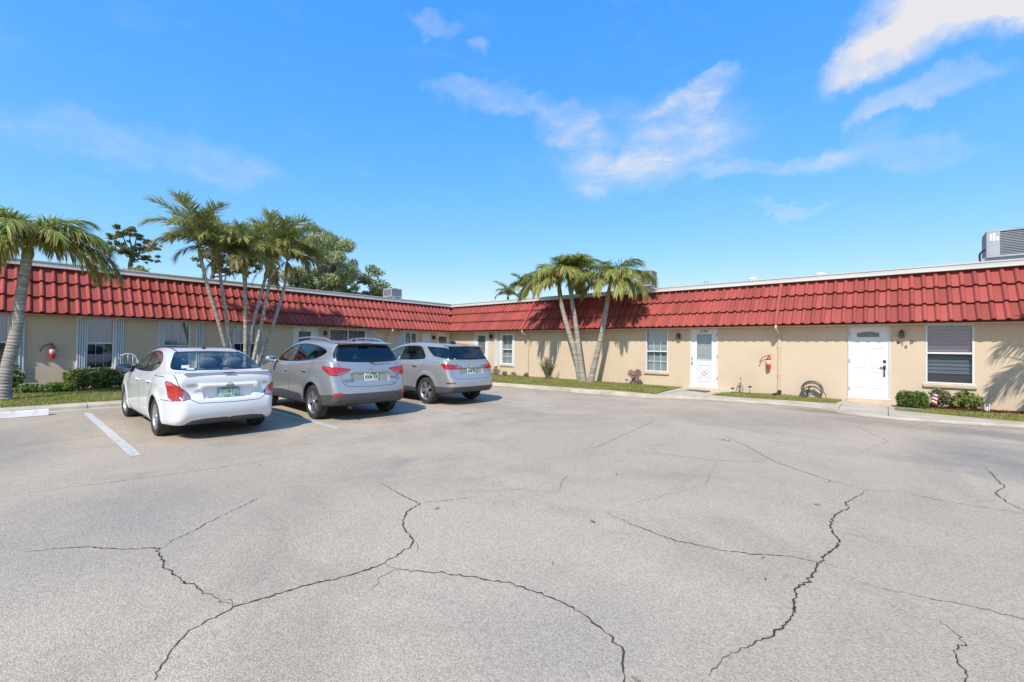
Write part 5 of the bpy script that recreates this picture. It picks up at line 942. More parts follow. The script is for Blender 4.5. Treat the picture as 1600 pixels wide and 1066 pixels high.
# --- white saloon
def versa_extra(d, x, y, z):
    ay = np.abs(y); sp = np.maximum(np.maximum(np.abs(x-4.33)-.13, ay-.60), np.abs(z-(1.018+.18*(x-4.33)))-.016); d = smin(d, sp, .03)                     # boot spoiler
    bar_ = np.sqrt(np.maximum(np.abs(x-4.46)-.03, 0)**2+np.maximum(ay-.40, 0)**2+np.maximum(np.abs(z-.815)-.022, 0)**2)-.018; d = smin(d, bar_, .02)
    rec = np.maximum(np.maximum(ay-.33, np.abs(z-.720)-.08), 4.435-x); return smax(d, -rec, .035)
VL = dict(name='parked_car', loc=(5.96, -13.70, 0), rz=R(-.2), label='white four-door saloon parked nearest, nose to the left wing', paint=M['car_white'], L=4.55, H=1.47, W=.81, belt=1.0, zfloor=.24, xr=4.50,
    low=[(.14, .17), (.02, .30), (-.01, .52), (.03, .66), (.16, .75), (.55, .86), (1.0, .945), (1.30, .985), (2.0, .985), (3.0, 1.015), (3.7, 1.04), (4.05, 1.065), (4.33, 1.055), (4.45, 1.03), (4.47, .93), (4.44, .80), (4.46, .70), (4.54, .64), (4.565, .50), (4.54, .36), (4.44, .24), (4.2, .19), (3.0, .17), (1.5, .17)],
    gh=[(1.02, .90), (1.16, .96), (1.55, 1.21), (1.95, 1.395), (2.3, 1.455), (2.75, 1.465), (3.15, 1.43), (3.5, 1.335), (3.85, 1.165), (4.10, 1.04), (4.1, .9)],
    plan=[(-.3, .40), (-.02, .52), (.12, .65), (.35, .745), (.8, .795), (1.6, .81), (3.0, .81), (3.7, .80), (4.15, .757), (4.42, .68), (4.56, .595), (4.8, .5)], ghw=(1.0, .745, .35, .22), kz=[(0, .90), (.17, .93), (.30, .975), (.5, .99), (.72, 1.0), (.88, .995), (1.0, .955), (1.1, .90), (1.8, .8)],
    axles=((.86, .305, .305), (3.56, .305, .305)), arch=.345, spokes=11, rim='single', steer=R(2), extra=versa_extra,
    dlo=[([(1.36, 1.02), (1.62, 1.17), (1.98, 1.335), (2.35, 1.40), (2.75, 1.405), (3.08, 1.36), (3.30, 1.265), (3.37, 1.17), (3.25, 1.09), (3.08, 1.035), (2.4, 1.01)], 2, [(2.36, 2.45, .22)], ['car_glass', 'car_glass'])], trimw=.016,
    ws=[(-.5, .99), (.66, .99), (.52, 1.38), (-.5, 1.41)], rw=[(-.5, 1.075), (.60, 1.085), (.665, 1.12), (.52, 1.37), (.44, 1.395), (-.5, 1.405)], rwglass='car_glass', rwtrim=.012,
    tail=[(.50, .625), (.60, .735), (.70, .83), (.80, .885), (.98, .925), (1.16, .935), (1.19, .90), (1.08, .80), (1.03, .63)], clear=[(.48, .60), (.68, .60), (.68, .785), (.62, .80), (.48, .65)], head=[(.45, .52), (.80, .60), (1.1, .78), (.95, .80), (.5, .68)],
    clad=[(rear([(-.1, .1), (.66, .1), (.58, .25), (.46, .335), (-.1, .335)], 1), lambda c, n: (c[:, 0] > 4.2))],
    gaps=[([(1.30, .98), (1.28, .60), (1.36, .26), (2.36, .22), (2.40, .60), (2.44, 1.02)], XZ, OUTSIDE), ([(2.36, .22), (3.08, .24), (3.20, .45), (3.36, .68), (3.44, .95), (3.36, 1.14)], XZ, OUTSIDE), ([(3.44, .985), (3.95, .99)], XZ, OUTSIDE),
          ([(.0, .575), (.42, .585), (.52, .65), (.60, .76), (.66, .90), (.68, 1.03)], YZ, lambda c, n: (c[:, 0] > 4.2) & (n[:, 0] > .2)), ([(3.93, .622), (4.36, .622)], XZ, OUTSIDE)],
    doors=[('front_door', [(1.29, 1.02), (1.275, .60), (1.355, .255), (2.36, .215), (2.40, .60), (2.44, 1.03)]), ('rear_door', [(2.44, 1.03), (2.40, .60), (2.36, .215), (3.08, .235), (3.20, .45), (3.36, .68), (3.44, .95), (3.36, 1.14)])],
    lid=[(-.1, .575), (.42, .585), (.52, .65), (.60, .76), (.66, .90), (.68, 1.06), (-.1, 1.3)], lidx=4.1, lidname='boot_lid', bumpz=.62, hoodx=1.2, mirror=(1.52, .80, 1.03), dark_mirror=True, handles=[(2.24, .86, .806), (3.16, .875, .802)])
def zmap_spec(S, f):
    p2 = lambda L_: [(a, f(b)) for a, b in L_]
    for k in ('low', 'gh', 'ws', 'rw', 'tail', 'clear', 'head', 'lid', 'refl'):
        if k in S: S[k] = p2(S[k])
    S['kz'] = [(f(a), b) for a, b in S['kz']]; S['dlo'] = [(p2(a), b, c, d) for a, b, c, d in S['dlo']]; S['gaps'] = [(p2(a), b, c) for a, b, c in S['gaps']]; S['doors'] = [(a, p2(b)) for a, b in S['doors']]
    S['belt'] = f(S['belt']); S['bumpz'] = f(S['bumpz']); S['ghw'] = (f(S['ghw'][0]), *S['ghw'][1:]); S['mirror'] = (S['mirror'][0], S['mirror'][1], f(S['mirror'][2])); S['handles'] = [(a, f(b), c) for a, b, c in S['handles']]; S['H'] = f(S['H'])
vz = lambda z: z*.95+.022
zmap_spec(VL, vz); V_CAR = build_car(VL)
plate(V_CAR, 4.455, .720, 'green', -4); rear_text(V_CAR, 'badge', 'VERSA', .062, 4.463, -.48, .84, M['badge']); rear_text(V_CAR, 'badge', 'SV', .05, 4.452, .53, .85, M['badge'])
m = MB(); m.tube([(4.512, .045*math.cos(a), .825+.042*math.sin(a)) for a in [2*math.pi*i/20 for i in range(21)]], .006, 6); m.box(4.508, 4.517, -.058, .058, .817, .833); m.build('emblem', M['badge'], V_CAR, local=True)
m = MB(); m.box(4.40, 4.468, -.075, .075, 1.022, 1.038); m.build('brake_light', M['dark_red'], V_CAR, local=True)
m = MB(); m.box(2.98, 3.06, -.02, .02, 1.39, 1.415); m.tube([(3.0, 0, 1.41), (3.16, 0, 1.505)], [.007, .003], 6); m.build('aerial', M['trim'], V_CAR, local=True)
m = MB()
for (y, z, w_, h) in ((-.54, 1.09, .10, .05), (-.47, 1.065, .10, .03)): m.box(4.02, 4.03, y, y+w_, z, z+h)
m.build('sticker', M['paper'], V_CAR, local=True); bpy.data.objects[V_CAR.children[-1].name].location = (.0, 0, -.005)
for s in (-1, 1): m = MB(); m.tube([(2.0, s*.46, 1.398), (2.5, s*.475, 1.425), (3.1, s*.47, 1.395), (3.45, s*.455, 1.32)], .006, 6); m.build('roof_seam', M['gap'], V_CAR, local=True)

# --- silver-blue compact SUV
def suv_extra(L, zsp, xsp, rec):
    def f(d, x, y, z):
        ay = np.abs(y); sp = np.maximum(np.maximum(np.abs(x-xsp)-.12, ay-.60), np.abs(z-zsp+.10*(x-xsp))-.012); d = smin(d, sp, .05)
        x0, w_, z0, z1 = rec; r_ = np.maximum(np.maximum(ay-w_, np.maximum(z-z1, z0-z)), x0-x); return smax(d, -r_, .03)
    return f
def under(z): return lambda V: V[:, 2]-z
TU = dict(name='parked_car', loc=(6.10, -11.02, 0), rz=R(-2.3), label='silver blue compact SUV with roof rails and dark grey lower bumper, middle of the three', paint=M['car_silver'], L=4.42, H=1.64, W=.895, belt=1.10, zfloor=.33, xr=4.38,
    low=[(.16, .27), (.03, .42), (0, .62), (.06, .80), (.25, .91), (.7, 1.005), (1.1, 1.06), (1.3, 1.085), (2.0, 1.09), (3.0, 1.14), (3.6, 1.20), (4.0, 1.23), (4.20, 1.20), (4.32, 1.08), (4.35, .96), (4.37, .80), (4.43, .66), (4.45, .50), (4.42, .38), (4.30, .30), (3.9, .27), (2, .26)],
    gh=[(1.02, 1.0), (1.18, 1.07), (1.55, 1.30), (1.9, 1.485), (2.2, 1.565), (2.65, 1.605), (3.2, 1.60), (3.7, 1.565), (4.0, 1.525), (4.06, 1.49), (4.16, 1.36), (4.28, 1.18), (4.3, 1.0)],
    plan=[(-.3, .45), (-.02, .58), (.12, .74), (.4, .85), (.9, .885), (1.6, .895), (3.0, .895), (3.7, .89), (4.1, .86), (4.32, .80), (4.44, .72), (4.7, .6)], ghw=(1.10, .82, .34, .14), kz=[(0, .90), (.25, .94), (.42, .985), (.65, 1.0), (.85, .998), (1.0, .985), (1.12, .945), (1.3, .90), (1.9, .8)],
    axles=((.90, .345, .345), (3.60, .345, .345)), arch=.395, spokes=5, rim='double', steer=R(4), extra=suv_extra(4.42, 1.535, 4.0, (4.325, .40, .775, .925)), warp=.06,
    dlo=[([(1.42, 1.115), (1.7, 1.29), (1.98, 1.43), (2.3, 1.505), (2.8, 1.52), (3.3, 1.485), (3.68, 1.42), (3.86, 1.36), (3.78, 1.29), (3.55, 1.21), (3.2, 1.155), (2.4, 1.115)], 2, [(2.40, 2.52, .16), (3.40, 3.42, .10)], ['car_glass', 'privacy_glass', 'privacy_glass'])], trimw=.018,
    ws=[(-.5, 1.08), (.70, 1.08), (.56, 1.50), (-.5, 1.53)], rw=[(-.5, 1.135), (.62, 1.15), (.72, 1.22), (.60, 1.47), (.52, 1.505), (-.5, 1.51)], rwglass='privacy_glass', rwtrim=.03,
    tail=[(.47, 1.02), (.50, .985), (.60, .925), (.72, .89), (.88, .885), (1.02, .93), (1.16, .99), (1.28, 1.055), (1.22, 1.075), (1.0, 1.07), (.72, 1.05)], clear=[(.46, .86), (.76, .86), (.76, .935), (.52, .985)], head=[(.55, .70), (.85, .72), (1.25, .92), (1.1, .95), (.6, .80)], refl=[(.60, .51), (.84, .50), (.78, .56), (.62, .57)],
    clad=[(lambda V: V[:, 2]-np.where(V[:, 0] > 3.95, .515+.03*np.clip((V[:, 0]-4.1)/.3, 0, 1), np.where(V[:, 0] < .5, .42, .355)), lambda c, n: ALL(c, n)), (lambda V: poly_sdf(np.array([(1.45, .30), (1.42, .42), (1.52, .475), (2.0, .50), (3.06, .47), (3.10, .30)]), V[:, 0], V[:, 2]), OUTSIDE)],
    gaps=[([(1.33, 1.09), (1.32, .70), (1.40, .36), (2.40, .355), (2.42, .70), (2.45, 1.11)], XZ, OUTSIDE), ([(2.40, .355), (3.06, .355), (3.18, .55), (3.40, .82), (3.52, 1.05), (3.60, 1.22)], XZ, OUTSIDE),
          ([(.0, .665), (.50, .68), (.585, .74), (.63, .89)], YZ, lambda c, n: (c[:, 0] > 4.1) & (n[:, 0] > .2)), ([(.62, 1.05), (.66, 1.14)], YZ, lambda c, n: (c[:, 0] > 4.1) & (n[:, 0] > .2)), ([(-.1, .925), (.43, .925)], YZ, lambda c, n: (c[:, 0] > 4.1) & (n[:, 0] > .2)), ([(.42, .925), (.37, .77)], YZ, lambda c, n: (c[:, 0] > 4.1) & (n[:, 0] > .2))],
    doors=[('front_door', [(1.325, 1.12), (1.315, .70), (1.395, .35), (2.40, .35), (2.42, .70), (2.45, 1.13)]), ('rear_door', [(2.45, 1.13), (2.42, .70), (2.40, .35), (3.06, .35), (3.18, .55), (3.40, .82), (3.52, 1.05), (3.60, 1.25)])],
    lid=[(-.2, .665), (.50, .68), (.585, .74), (.63, .89), (.66, 1.14), (.66, 1.6), (-.2, 1.7)], lidx=4.12, lidname='tailgate', bumpz=.66, hoodx=1.28, mirror=(1.58, .885, 1.15), handles=[(2.24, .93, .890), (3.20, .955, .888)])
def handle_fix(S): pass
T_CAR = build_car(TU)
plate(T_CAR, 4.345, .85, 'white', -6); rear_text(T_CAR, 'badge', 'TUCSON', .05, 4.372, -.50, .80, M['badge']); rear_text(T_CAR, 'badge', 'HYUNDAI', .045, 4.36, .52, .835, M['badge']); rear_text(T_CAR, 'badge', 'GLS', .038, 4.385, .50, .715, M['badge'])
m = MB(); m.tube([(4.37, .062*math.cos(a), .985+.034*math.sin(a)) for a in [2*math.pi*i/24 for i in range(25)]], .006, 6); m.tube([(4.37, -.028, .962), (4.372, -.014, 1.008)], .006, 6); m.tube([(4.37, .014, .962), (4.372, .028, 1.008)], .006, 6); m.tube([(4.371, -.022, .982), (4.371, .022, .988)], .005, 6); m.build('emblem', M['chrome'], T_CAR, local=True)
m = MB(); m.box(4.09, 4.135, -.11, .11, 1.508, 1.535); m.build('brake_light', M['dark_red'], T_CAR, local=True)
for s in (-1, 1): m = MB(); m.tube(bez([(1.98, s*.60, 1.535), (2.12, s*.615, 1.60), (2.4, s*.62, 1.635), (3.0, s*.62, 1.645), (3.5, s*.605, 1.62), (3.72, s*.595, 1.575), (3.8, s*.59, 1.545)], 4), .017, 8); m.build('roof_rail', M['chrome'] if False else M['alloy'], T_CAR, smooth=True, local=True)
m = MB(); m.box(3.55, 3.62, -.02, .02, 1.575, 1.60); m.tube([(3.57, 0, 1.595), (3.75, 0, 1.735)], [.006, .003], 6); m.build('aerial', M['trim'], T_CAR, local=True)
m = MB(); m.lathe([(.03, 4.30), (.03, 4.325), (.001, 4.33)], (0, .02, 1.165), 'x', 12); m.tube([(4.335, .02, 1.165), (4.325, .20, 1.19), (4.305, .42, 1.20)], [.012, .009, .006], 6); m.build('wiper', M['trim'], T_CAR, local=True)
m = MB(); m.tube([(4.30, -.45, .275), (4.41, -.45, .268)], .03, 10); m.build('exhaust', M['gap'], T_CAR, local=True)
# --- silver crossover with charcoal lower body
EQ = dict(name='parked_car', loc=(5.70, -8.08, 0), rz=R(-.6), label='silver crossover with wraparound dark rear glass, farthest of the three parked cars', paint=M['car_silver2'], L=4.62, H=1.62, W=.87, belt=1.08, zfloor=.33, xr=4.58,
    low=[(.16, .27), (.03, .42), (0, .62), (.05, .82), (.3, .93), (.8, 1.01), (1.25, 1.065), (2.0, 1.075), (3.0, 1.10), (3.7, 1.15), (4.25, 1.18), (4.40, 1.12), (4.48, .99), (4.50, .84), (4.56, .70), (4.62, .60), (4.63, .46), (4.58, .36), (4.4, .29), (3.9, .27), (2, .26)],
    gh=[(1.05, .99), (1.22, 1.06), (1.65, 1.31), (2.0, 1.47), (2.35, 1.55), (2.9, 1.585), (3.5, 1.57), (4.0, 1.53), (4.22, 1.50), (4.24, 1.46), (4.34, 1.30), (4.44, 1.12), (4.4, .98)],
    plan=[(-.3, .45), (-.02, .58), (.12, .74), (.4, .83), (.9, .86), (1.6, .87), (3.0, .87), (3.8, .865), (4.25, .835), (4.48, .77), (4.62, .68), (4.8, .56)], ghw=(1.08, .795, .34, .14), kz=[(0, .90), (.25, .94), (.42, .985), (.65, 1.0), (.85, .998), (1.0, .98), (1.12, .94), (1.3, .90), (1.9, .8)],
    axles=((.94, .345, .345), (3.66, .345, .345)), arch=.395, spokes=5, rim='double', extra=suv_extra(4.62, 1.505, 4.17, (4.455, .38, .79, .925)), warp=.06,
    dlo=[([(1.48, 1.10), (1.75, 1.27), (2.05, 1.41), (2.45, 1.485), (3.0, 1.50), (3.22, 1.475), (3.40, 1.33), (3.55, 1.165), (3.3, 1.125), (2.4, 1.10)], 1, [(2.42, 2.54, .12), (3.13, 3.16, .18)], ['car_glass', 'privacy_glass', 'privacy_glass']), ([(3.42, 1.475), (4.02, 1.455), (4.40, 1.42), (4.55, 1.16), (4.15, 1.185), (3.82, 1.225), (3.60, 1.35)], 0, [], ['privacy_glass'])], trimw=.018,
    ws=[(-.5, 1.06), (.70, 1.06), (.56, 1.48), (-.5, 1.51)], rw=[(-.5, 1.135), (.62, 1.15), (.735, 1.175), (.66, 1.44), (.60, 1.475), (-.5, 1.485)], rwglass='privacy_glass', rwtrim=.03,
    tail=[(.44, .965), (.47, .925), (.66, .905), (1.02, .905), (1.12, .98), (1.20, 1.045), (1.05, 1.055), (.80, 1.03), (.50, 1.005)], clear=[(.40, .90), (.62, .935), (.62, .985), (.44, 1.0)], head=[(.55, .70), (.85, .72), (1.25, .92), (1.1, .95), (.6, .80)], refl=[(.62, .555), (.98, .555), (.97, .585), (.63, .59)],
    clad=[(lambda V: V[:, 2]-np.where(V[:, 0] > 4.0, .475, np.where(V[:, 0] < .5, .42, .40)), lambda c, n: ALL(c, n))],
    gaps=[([(1.36, 1.06), (1.35, .70), (1.42, .40), (2.42, .40), (2.44, .70), (2.47, 1.09)], XZ, OUTSIDE), ([(2.42, .40), (3.10, .40), (3.22, .58), (3.44, .84), (3.56, 1.02), (3.60, 1.15)], XZ, OUTSIDE),
          ([(.0, .655), (.56, .67), (.63, .73), (.66, .90)], YZ, lambda c, n: (c[:, 0] > 4.3) & (n[:, 0] > .2)), ([(-.1, .925), (.42, .925)], YZ, lambda c, n: (c[:, 0] > 4.3) & (n[:, 0] > .2)), ([(.66, 1.03), (.70, 1.14)], YZ, lambda c, n: (c[:, 0] > 4.2) & (n[:, 0] > .2))],
    doors=[('front_door', [(1.355, 1.09), (1.345, .70), (1.415, .395), (2.42, .395), (2.44, .70), (2.47, 1.10)]), ('rear_door', [(2.47, 1.10), (2.44, .70), (2.42, .395), (3.10, .395), (3.22, .58), (3.44, .84), (3.56, 1.02), (3.60, 1.17)])],
    lid=[(-.2, .655), (.56, .67), (.63, .73), (.66, .90), (.70, 1.14), (.70, 1.6), (-.2, 1.7)], lidx=4.25, lidname='tailgate', bumpz=.65, hoodx=1.28, mirror=(1.62, .86, 1.14), handles=[(2.26, .95, .863), (3.20, .97, .861)])
E_CAR = build_car(EQ)
plate(E_CAR, 4.475, .855, 'white', -6)
m = MB(); m.prism([(-.085, .985), (-.03, .985), (-.025, 1.0), (.03, 1.0), (.035, .985), (.085, .985), (.075, .958), (.03, .958), (.025, .943), (-.03, .943), (-.035, .958), (-.075, .958)], 4.495, 4.507, 'x'); m.build('emblem', M['chrome'], E_CAR, local=True)
m = MB(); m.box(4.245, 4.28, -.10, .10, 1.478, 1.497); m.build('brake_light', M['dark_red'], E_CAR, local=True)
m = MB(); m.prism([(3.62, 1.565), (3.82, 1.55), (3.80, 1.615), (3.74, 1.625)], -.03, .03, 'y'); m.build('aerial', M['trim'], E_CAR, local=True, bevel=.006)
m = MB(); m.tube([(4.60, y, .505) for y in (-.5, -.25, 0, .25, .5)], .012, 6); m.build('bumper_strip', M['chrome'], E_CAR, local=True)
m = MB(); m.box(4.47, 4.478, -.60, -.55, 1.165, 1.185); m.build('sticker', M['paper'], E_CAR, local=True)

# ------------------------------------------------------------------ small things
def lantern(fn, s, z, label):
    root = empty('wall_lantern', fn(s, .02, z), 0, label, 'lamp', 'dark wall lanterns beside the doors'); m = MB(fn); m.box(s-.045, s+.045, .002, .02, z-.09, z+.07); m.box(s-.015, s+.015, .02, .07, z+.055, z+.075); m.build('backplate', M['bronze'], root)
    m = MB(fn); m.prism([(s-.055, .03), (s+.055, .03), (s+.055, .14), (s-.055, .14)], z-.10, z-.085); m.prism([(s-.06, .025), (s+.06, .025), (s+.06, .145), (s-.06, .145)], z+.045, z+.06)
    for a, b in ((s-.052, .033), (s+.04, .033), (s-.052, .125), (s+.04, .125)): m.box(a, a+.012, b, b+.012, z-.085, z+.045)
    m.lathe([(.055, z+.06), (.03, z+.095), (.01, z+.105), (.008, z+.125), (.001, z+.13)], (s, .085, 0), 'z', 10); m.build('cage', M['bronze'], root)
    m = MB(fn); m.box(s-.042, s+.042, .045, .125, z-.083, z+.043); m.build('glass', M['dark_amber'], root); return root
M['dark_amber'] = material('dark_amber_glass', (.06, .05, .04), .15)
for fn, s, z, lab in ((RW, 3.15, 1.99, 'dark lantern beside screened door nearest the inner corner, right wing'), (RW, 12.54, 1.95, 'dark lantern between the paned window and door with crossed panel'), (RW, 18.60, 1.97, 'dark lantern above the number 616B'), (LW, 7.08, 1.98, 'dark lantern on left wing above the silver blue SUV'), (LW, 1.20, 1.93, 'dark lantern on left wing closest to the inner corner')): lantern(fn, s, z, lab)
def extinguisher(fn, s, z, label, k=1):
    root = empty('fire_extinguisher', fn(s, .1, z-.28), 0, label, 'extinguisher', 'wall mounted fire extinguishers'); m = MB(fn); m.lathe([(.02, z-.285), (.068, z-.28), (.075, z-.25), (.075, z+.09), (.066, z+.13), (.035, z+.165), (.022, z+.18), (.022, z+.20)], (s, .10, 0), 'z', 18); m.build('cylinder', M['red'], root, smooth=True)
    m = MB(fn); m.lathe([(.0762, z-.10), (.0762, z+.04)], (s, .10, 0), 'z', 18, cap=False); m.build('label', M['paper'], root)
    m = MB(fn); m.lathe([(.0768, z-.075), (.0768, z-.045)], (s, .10, 0), 'z', 18, cap=False); m.build('label_band', M['red'], root)
    m = MB(fn); m.box(s-.02, s+.02, .08, .12, z+.195, z+.225); m.prism([(s-.02, z+.222), (s+.10, z+.245), (s+.10, z+.258), (s-.02, z+.24)], .088, .112, 'y'); m.prism([(s-.02, z+.205), (s+.085, z+.19), (s+.085, z+.20), (s-.02, z+.217)], .088, .112, 'y'); m.build('valve_handle', M['black'], root)
    m = MB(fn); m.tube(bez([(s-.02*k, .10, z+.21), (s-.12*k, .11, z+.20), (s-.21*k, .12, z+.13), (s-.27*k, .12, z+.02)], 5), .012, 7); m.tube([(s-.265*k, .12, z+.03), (s-.29*k, .12, z-.035)], [.012, .022], 8); m.build('hose', M['black_rubber'], root, smooth=True)
    m = MB(fn); m.box(s-.03, s+.03, .002, .026, z-.1, z+.18); m.build('bracket', M['steel'], root); root.scale = (.84, .84, .84); return root
extinguisher(RW, 15.42, 1.17, 'red fire extinguisher on right wing wall left of the downspout'); extinguisher(LW, 15.17, 1.27, 'red fire extinguisher on left wing wall near the single palm', -1)
def ac_unit(c, sx, sy, z0, z1, label, style, deck=3.70):
    root = empty('rooftop_unit', (c[0], c[1], deck), 0, label, 'air conditioner'); x0, x1, y0, y1 = c[0]-sx/2, c[0]+sx/2, c[1]-sy/2, c[1]+sy/2; m = MB(); m.box(x0, x1, y0, y1, z0, z0+.05); m.box(x0, x1, y0, y1, z1-.05, z1)
    for a in (x0, x1-.04):
        for b in (y0, y1-.04): m.box(a, a+.04, b, b+.04, z0+.05, z1-.05)
    mt = M['ac_tan'] if style == 'tan' else M['ac_body']
    if style == 'panel': m.box(x0+.04, x0+.26, y0+.002, y0+.02, z0+.05, z1-.05)
    m.build('casing', mt, root, bevel=.008); m = MB(); m.box(x0+.035, x1-.035, y0+.035, y1-.035, z0+.05, z1-.05); m.build('coil', M['ac_dark'], root)
    n = int((z1-z0-.1)/.045)
    for k in range(n): zz = z0+.07+.045*k; m = MB(); m.box(x0+.042, x1-.042, y0+.008, y0+.03, zz, zz+.016); m.box(x0+.008, x0+.03, y0+.042, y1-.042, zz, zz+.016); m.box(x1-.03, x1-.008, y0+.042, y1-.042, zz, zz+.016); m.build('louvre', mt, root)
    m = MB(); m.lathe([(min(sx, sy)*.38, z1+.001), (min(sx, sy)*.38, z1+.03), (min(sx, sy)*.34, z1+.03), (min(sx, sy)*.34, z1+.001)], (c[0], c[1], 0), 'z', 20, cap=False); m.build('fan_ring', M['ac_dark'], root)
    m = MB(); 
    for b in (y0+.08, y1-.14): m.box(x0-.1, x1+.1, b, b+.06, z0-.09, z0-.002)
    m.build('rail', M['steel'], root); m = MB()
    for a in (x0, x1-.06):
        for b in (y0+.09, y1-.13): m.box(a, a+.05, b, b+.04, deck+.001, z0-.09)
    m.build('stand', M['steel'], root)
    m = MB(); m.tube(bez([(x0-.02, y0+.15, z0+.25), (x0-.12, y0+.12, z0+.12), (x0-.10, y0+.10, z0-.2), (x0-.14, y0+.1, deck+.02)], 4), .025, 7); m.build('line_set', M['black_rubber'], root)
    if style == 'panel':
        for (a, b, p, q) in ((.06, .10, .52, .70), (.12, .17, .50, .72), (.19, .235, .50, .58)): m = MB(); m.box(x0+a, x0+b, y0-.002, y0+.001, z0+p*(z1-z0)+.08, z0+q*(z1-z0)+.13); m.build('label', M['paper'], root)
    return root
ac_unit((20.98, 2.45), 1.15, .9, 4.16, 4.92, 'large grey rooftop air conditioner at far right over the blind window', 'panel'); ac_unit((10.22, 2.45), .62, .62, 4.20, 4.88, 'tan rooftop air conditioner behind the rightmost of the three palms', 'tan'); ac_unit((-2.4, -2.12), .8, .68, 4.12, 4.58, 'grey rooftop air conditioner on the left wing near the corner', 'plain')
for x_, z_, lab in ((12.63, 4.26, 'thin vent pipe on right wing roof, left of the pair'), (12.74, 4.22, 'thin vent pipe on right wing roof, right of the pair')): m = MB(); m.tube([(x_, 2.5, 3.70), (x_, 2.5, z_)], .022, 8); m.lathe([(.06, 3.702), (.03, 3.76)], (x_, 2.5, 0), 'z', 10); tag(m.build('vent_pipe', M['steel']), lab, 'pipe', 'vent pipes on the right wing roof')
m = MB(); m.lathe([(.16, 3.701), (.10, 3.80), (.10, 4.10), (.15, 4.11), (.17, 4.17), (.14, 4.22), (.08, 4.25), (.001, 4.26)], (14.38, 2.5, 0), 'z', 16); tag(m.build('roof_vent', M['white'], smooth=True), 'white mushroom vent on right wing roof left of the red downspout', 'vent')
m = MB(); m.lathe([(.14, 3.701), (.09, 3.78), (.09, 4.08), (.15, 4.09), (.16, 4.15), (.12, 4.20), (.001, 4.22)], (16.5, 2.5, 0), 'z', 16); tag(m.build('roof_vent', M['white'], smooth=True), 'white mushroom vent on right wing roof right of the red downspout', 'vent')
# wheel stop
m = MB(); m.prism([(5.42, .004), (5.64, .004), (5.60, .12), (5.46, .12)], -17.35, -15.47, 'y'); ws_ = tag(m.build('wheel_stop', M['concrete_wheel'], bevel=.012), 'white painted concrete wheel stop in the empty bay at left edge', 'wheel stop')
for y_ in (-17.0, -15.95): m = MB(); m.lathe([(.001, .1225), (.028, .1225)], (5.53, y_, 0), 'z', 12, cap=False); m.build('anchor_pin', M['black'], ws_)
# coiled hose leaning on the wall
hz = empty('hose_coil', (16.6, -.28, .06), 0, 'grey garden hose coiled upright against wall between the two doors', 'hose'); m = MB()
for k in range(9):
    r_ = .235+.018*math.sin(k*2.3); cx, cy, cz = 16.60+.012*math.cos(k*1.7), -.16-.022*k, .07+r_+.01; m.tube([(cx+r_*1.06*math.cos(a), cy+.03*math.sin(a+k), cz+r_*math.sin(a)) for a in [2*math.pi*i/28 for i in range(29)]], .012, 6)
m.build('loops', M['hose_dark'], hz, smooth=True); m = MB(); m.tube(bez([(16.68, -.2, .55), (16.82, -.25, .38), (16.93, -.3, .2), (16.95, -.34, .075)], 6), .013, 6); m.build('loose_end', M['hose_dark'], hz, smooth=True)
m = MB(); m.tube([(16.46, -.22, .08), (16.50, -.2, .3), (16.52, -.12, .42)], .018, 6); m.box(16.42, 16.50, -.26, -.16, .065, .16); m.build('tap_stand', M['black'], hz)
# standpipe with green hose
sp = empty('standpipe', (14.66, -.3, .07), 0, 'small standpipe tap with pale hose beside door with crossed panel', 'tap'); m = MB(); m.tube([(14.66, -.3, .06), (14.66, -.3, .58)], .016, 8); m.tube([(14.66, -.3, .50), (14.66, -.38, .48), (14.66, -.40, .43)], .014, 8); m.build('pipe', M['steel'], sp); m = MB(); m.lathe([(.001, .57), (.035, .575), (.035, .60), (.001, .61)], (14.66, -.3, 0), 'z', 10); m.build('valve_wheel', M['ac_tan'], sp)
m = MB(); m.tube(bez([(14.66, -.40, .43), (14.60, -.42, .3), (14.55, -.4, .15), (14.50, -.45, .085)], 5), .012, 6); m.tube(bez([(14.67, -.38, .42), (14.75, -.40, .26), (14.73, -.36, .09)], 5), .010, 6); m.build('hose_drop', M['hose_dark'], sp, smooth=True)
m = MB(); m.tube(bez([(14.52, -.45, .085), (14.4, -.6, .083), (14.25, -.75, .083), (14.36, -.9, .083), (14.5, -.72, .085), (14.32, -.55, .088), (14.2, -.85, .085), (14.45, -1.0, .083)], 6), .014, 6); tag(m.build('garden_hose', M['hose_green'], smooth=True), 'green garden hose lying on grass right of door with crossed panel', 'hose')
def path_light(x, y, z0, h, label):
    root = empty('path_light', (x, y, z0), 0, label, 'lamp', 'small garden path lights'); m = MB(); m.tube([(x, y, z0-.02), (x, y, z0+h)], .009, 6); m.build('stake', M['black'], root); m = MB(); m.lathe([(.028, z0+h-.07), (.028, z0+h-.01)], (x, y, 0), 'z', 10); m.build('lens', M['paper'], root); m = MB(); m.lathe([(.06, z0+h-.01), (.055, z0+h+.012), (.02, z0+h+.03), (.001, z0+h+.032)], (x, y, 0), 'z', 12); m.build('cap', M['black'], root)
path_light(14.50, -.62, .065, .17, 'small dark path light left of the standpipe tap'); path_light(14.97, -.45, .065, .24, 'small dark path light right of the standpipe tap'); path_light(10.80, -.62, .12, .17, 'small dark path light beside the pale pink bush')
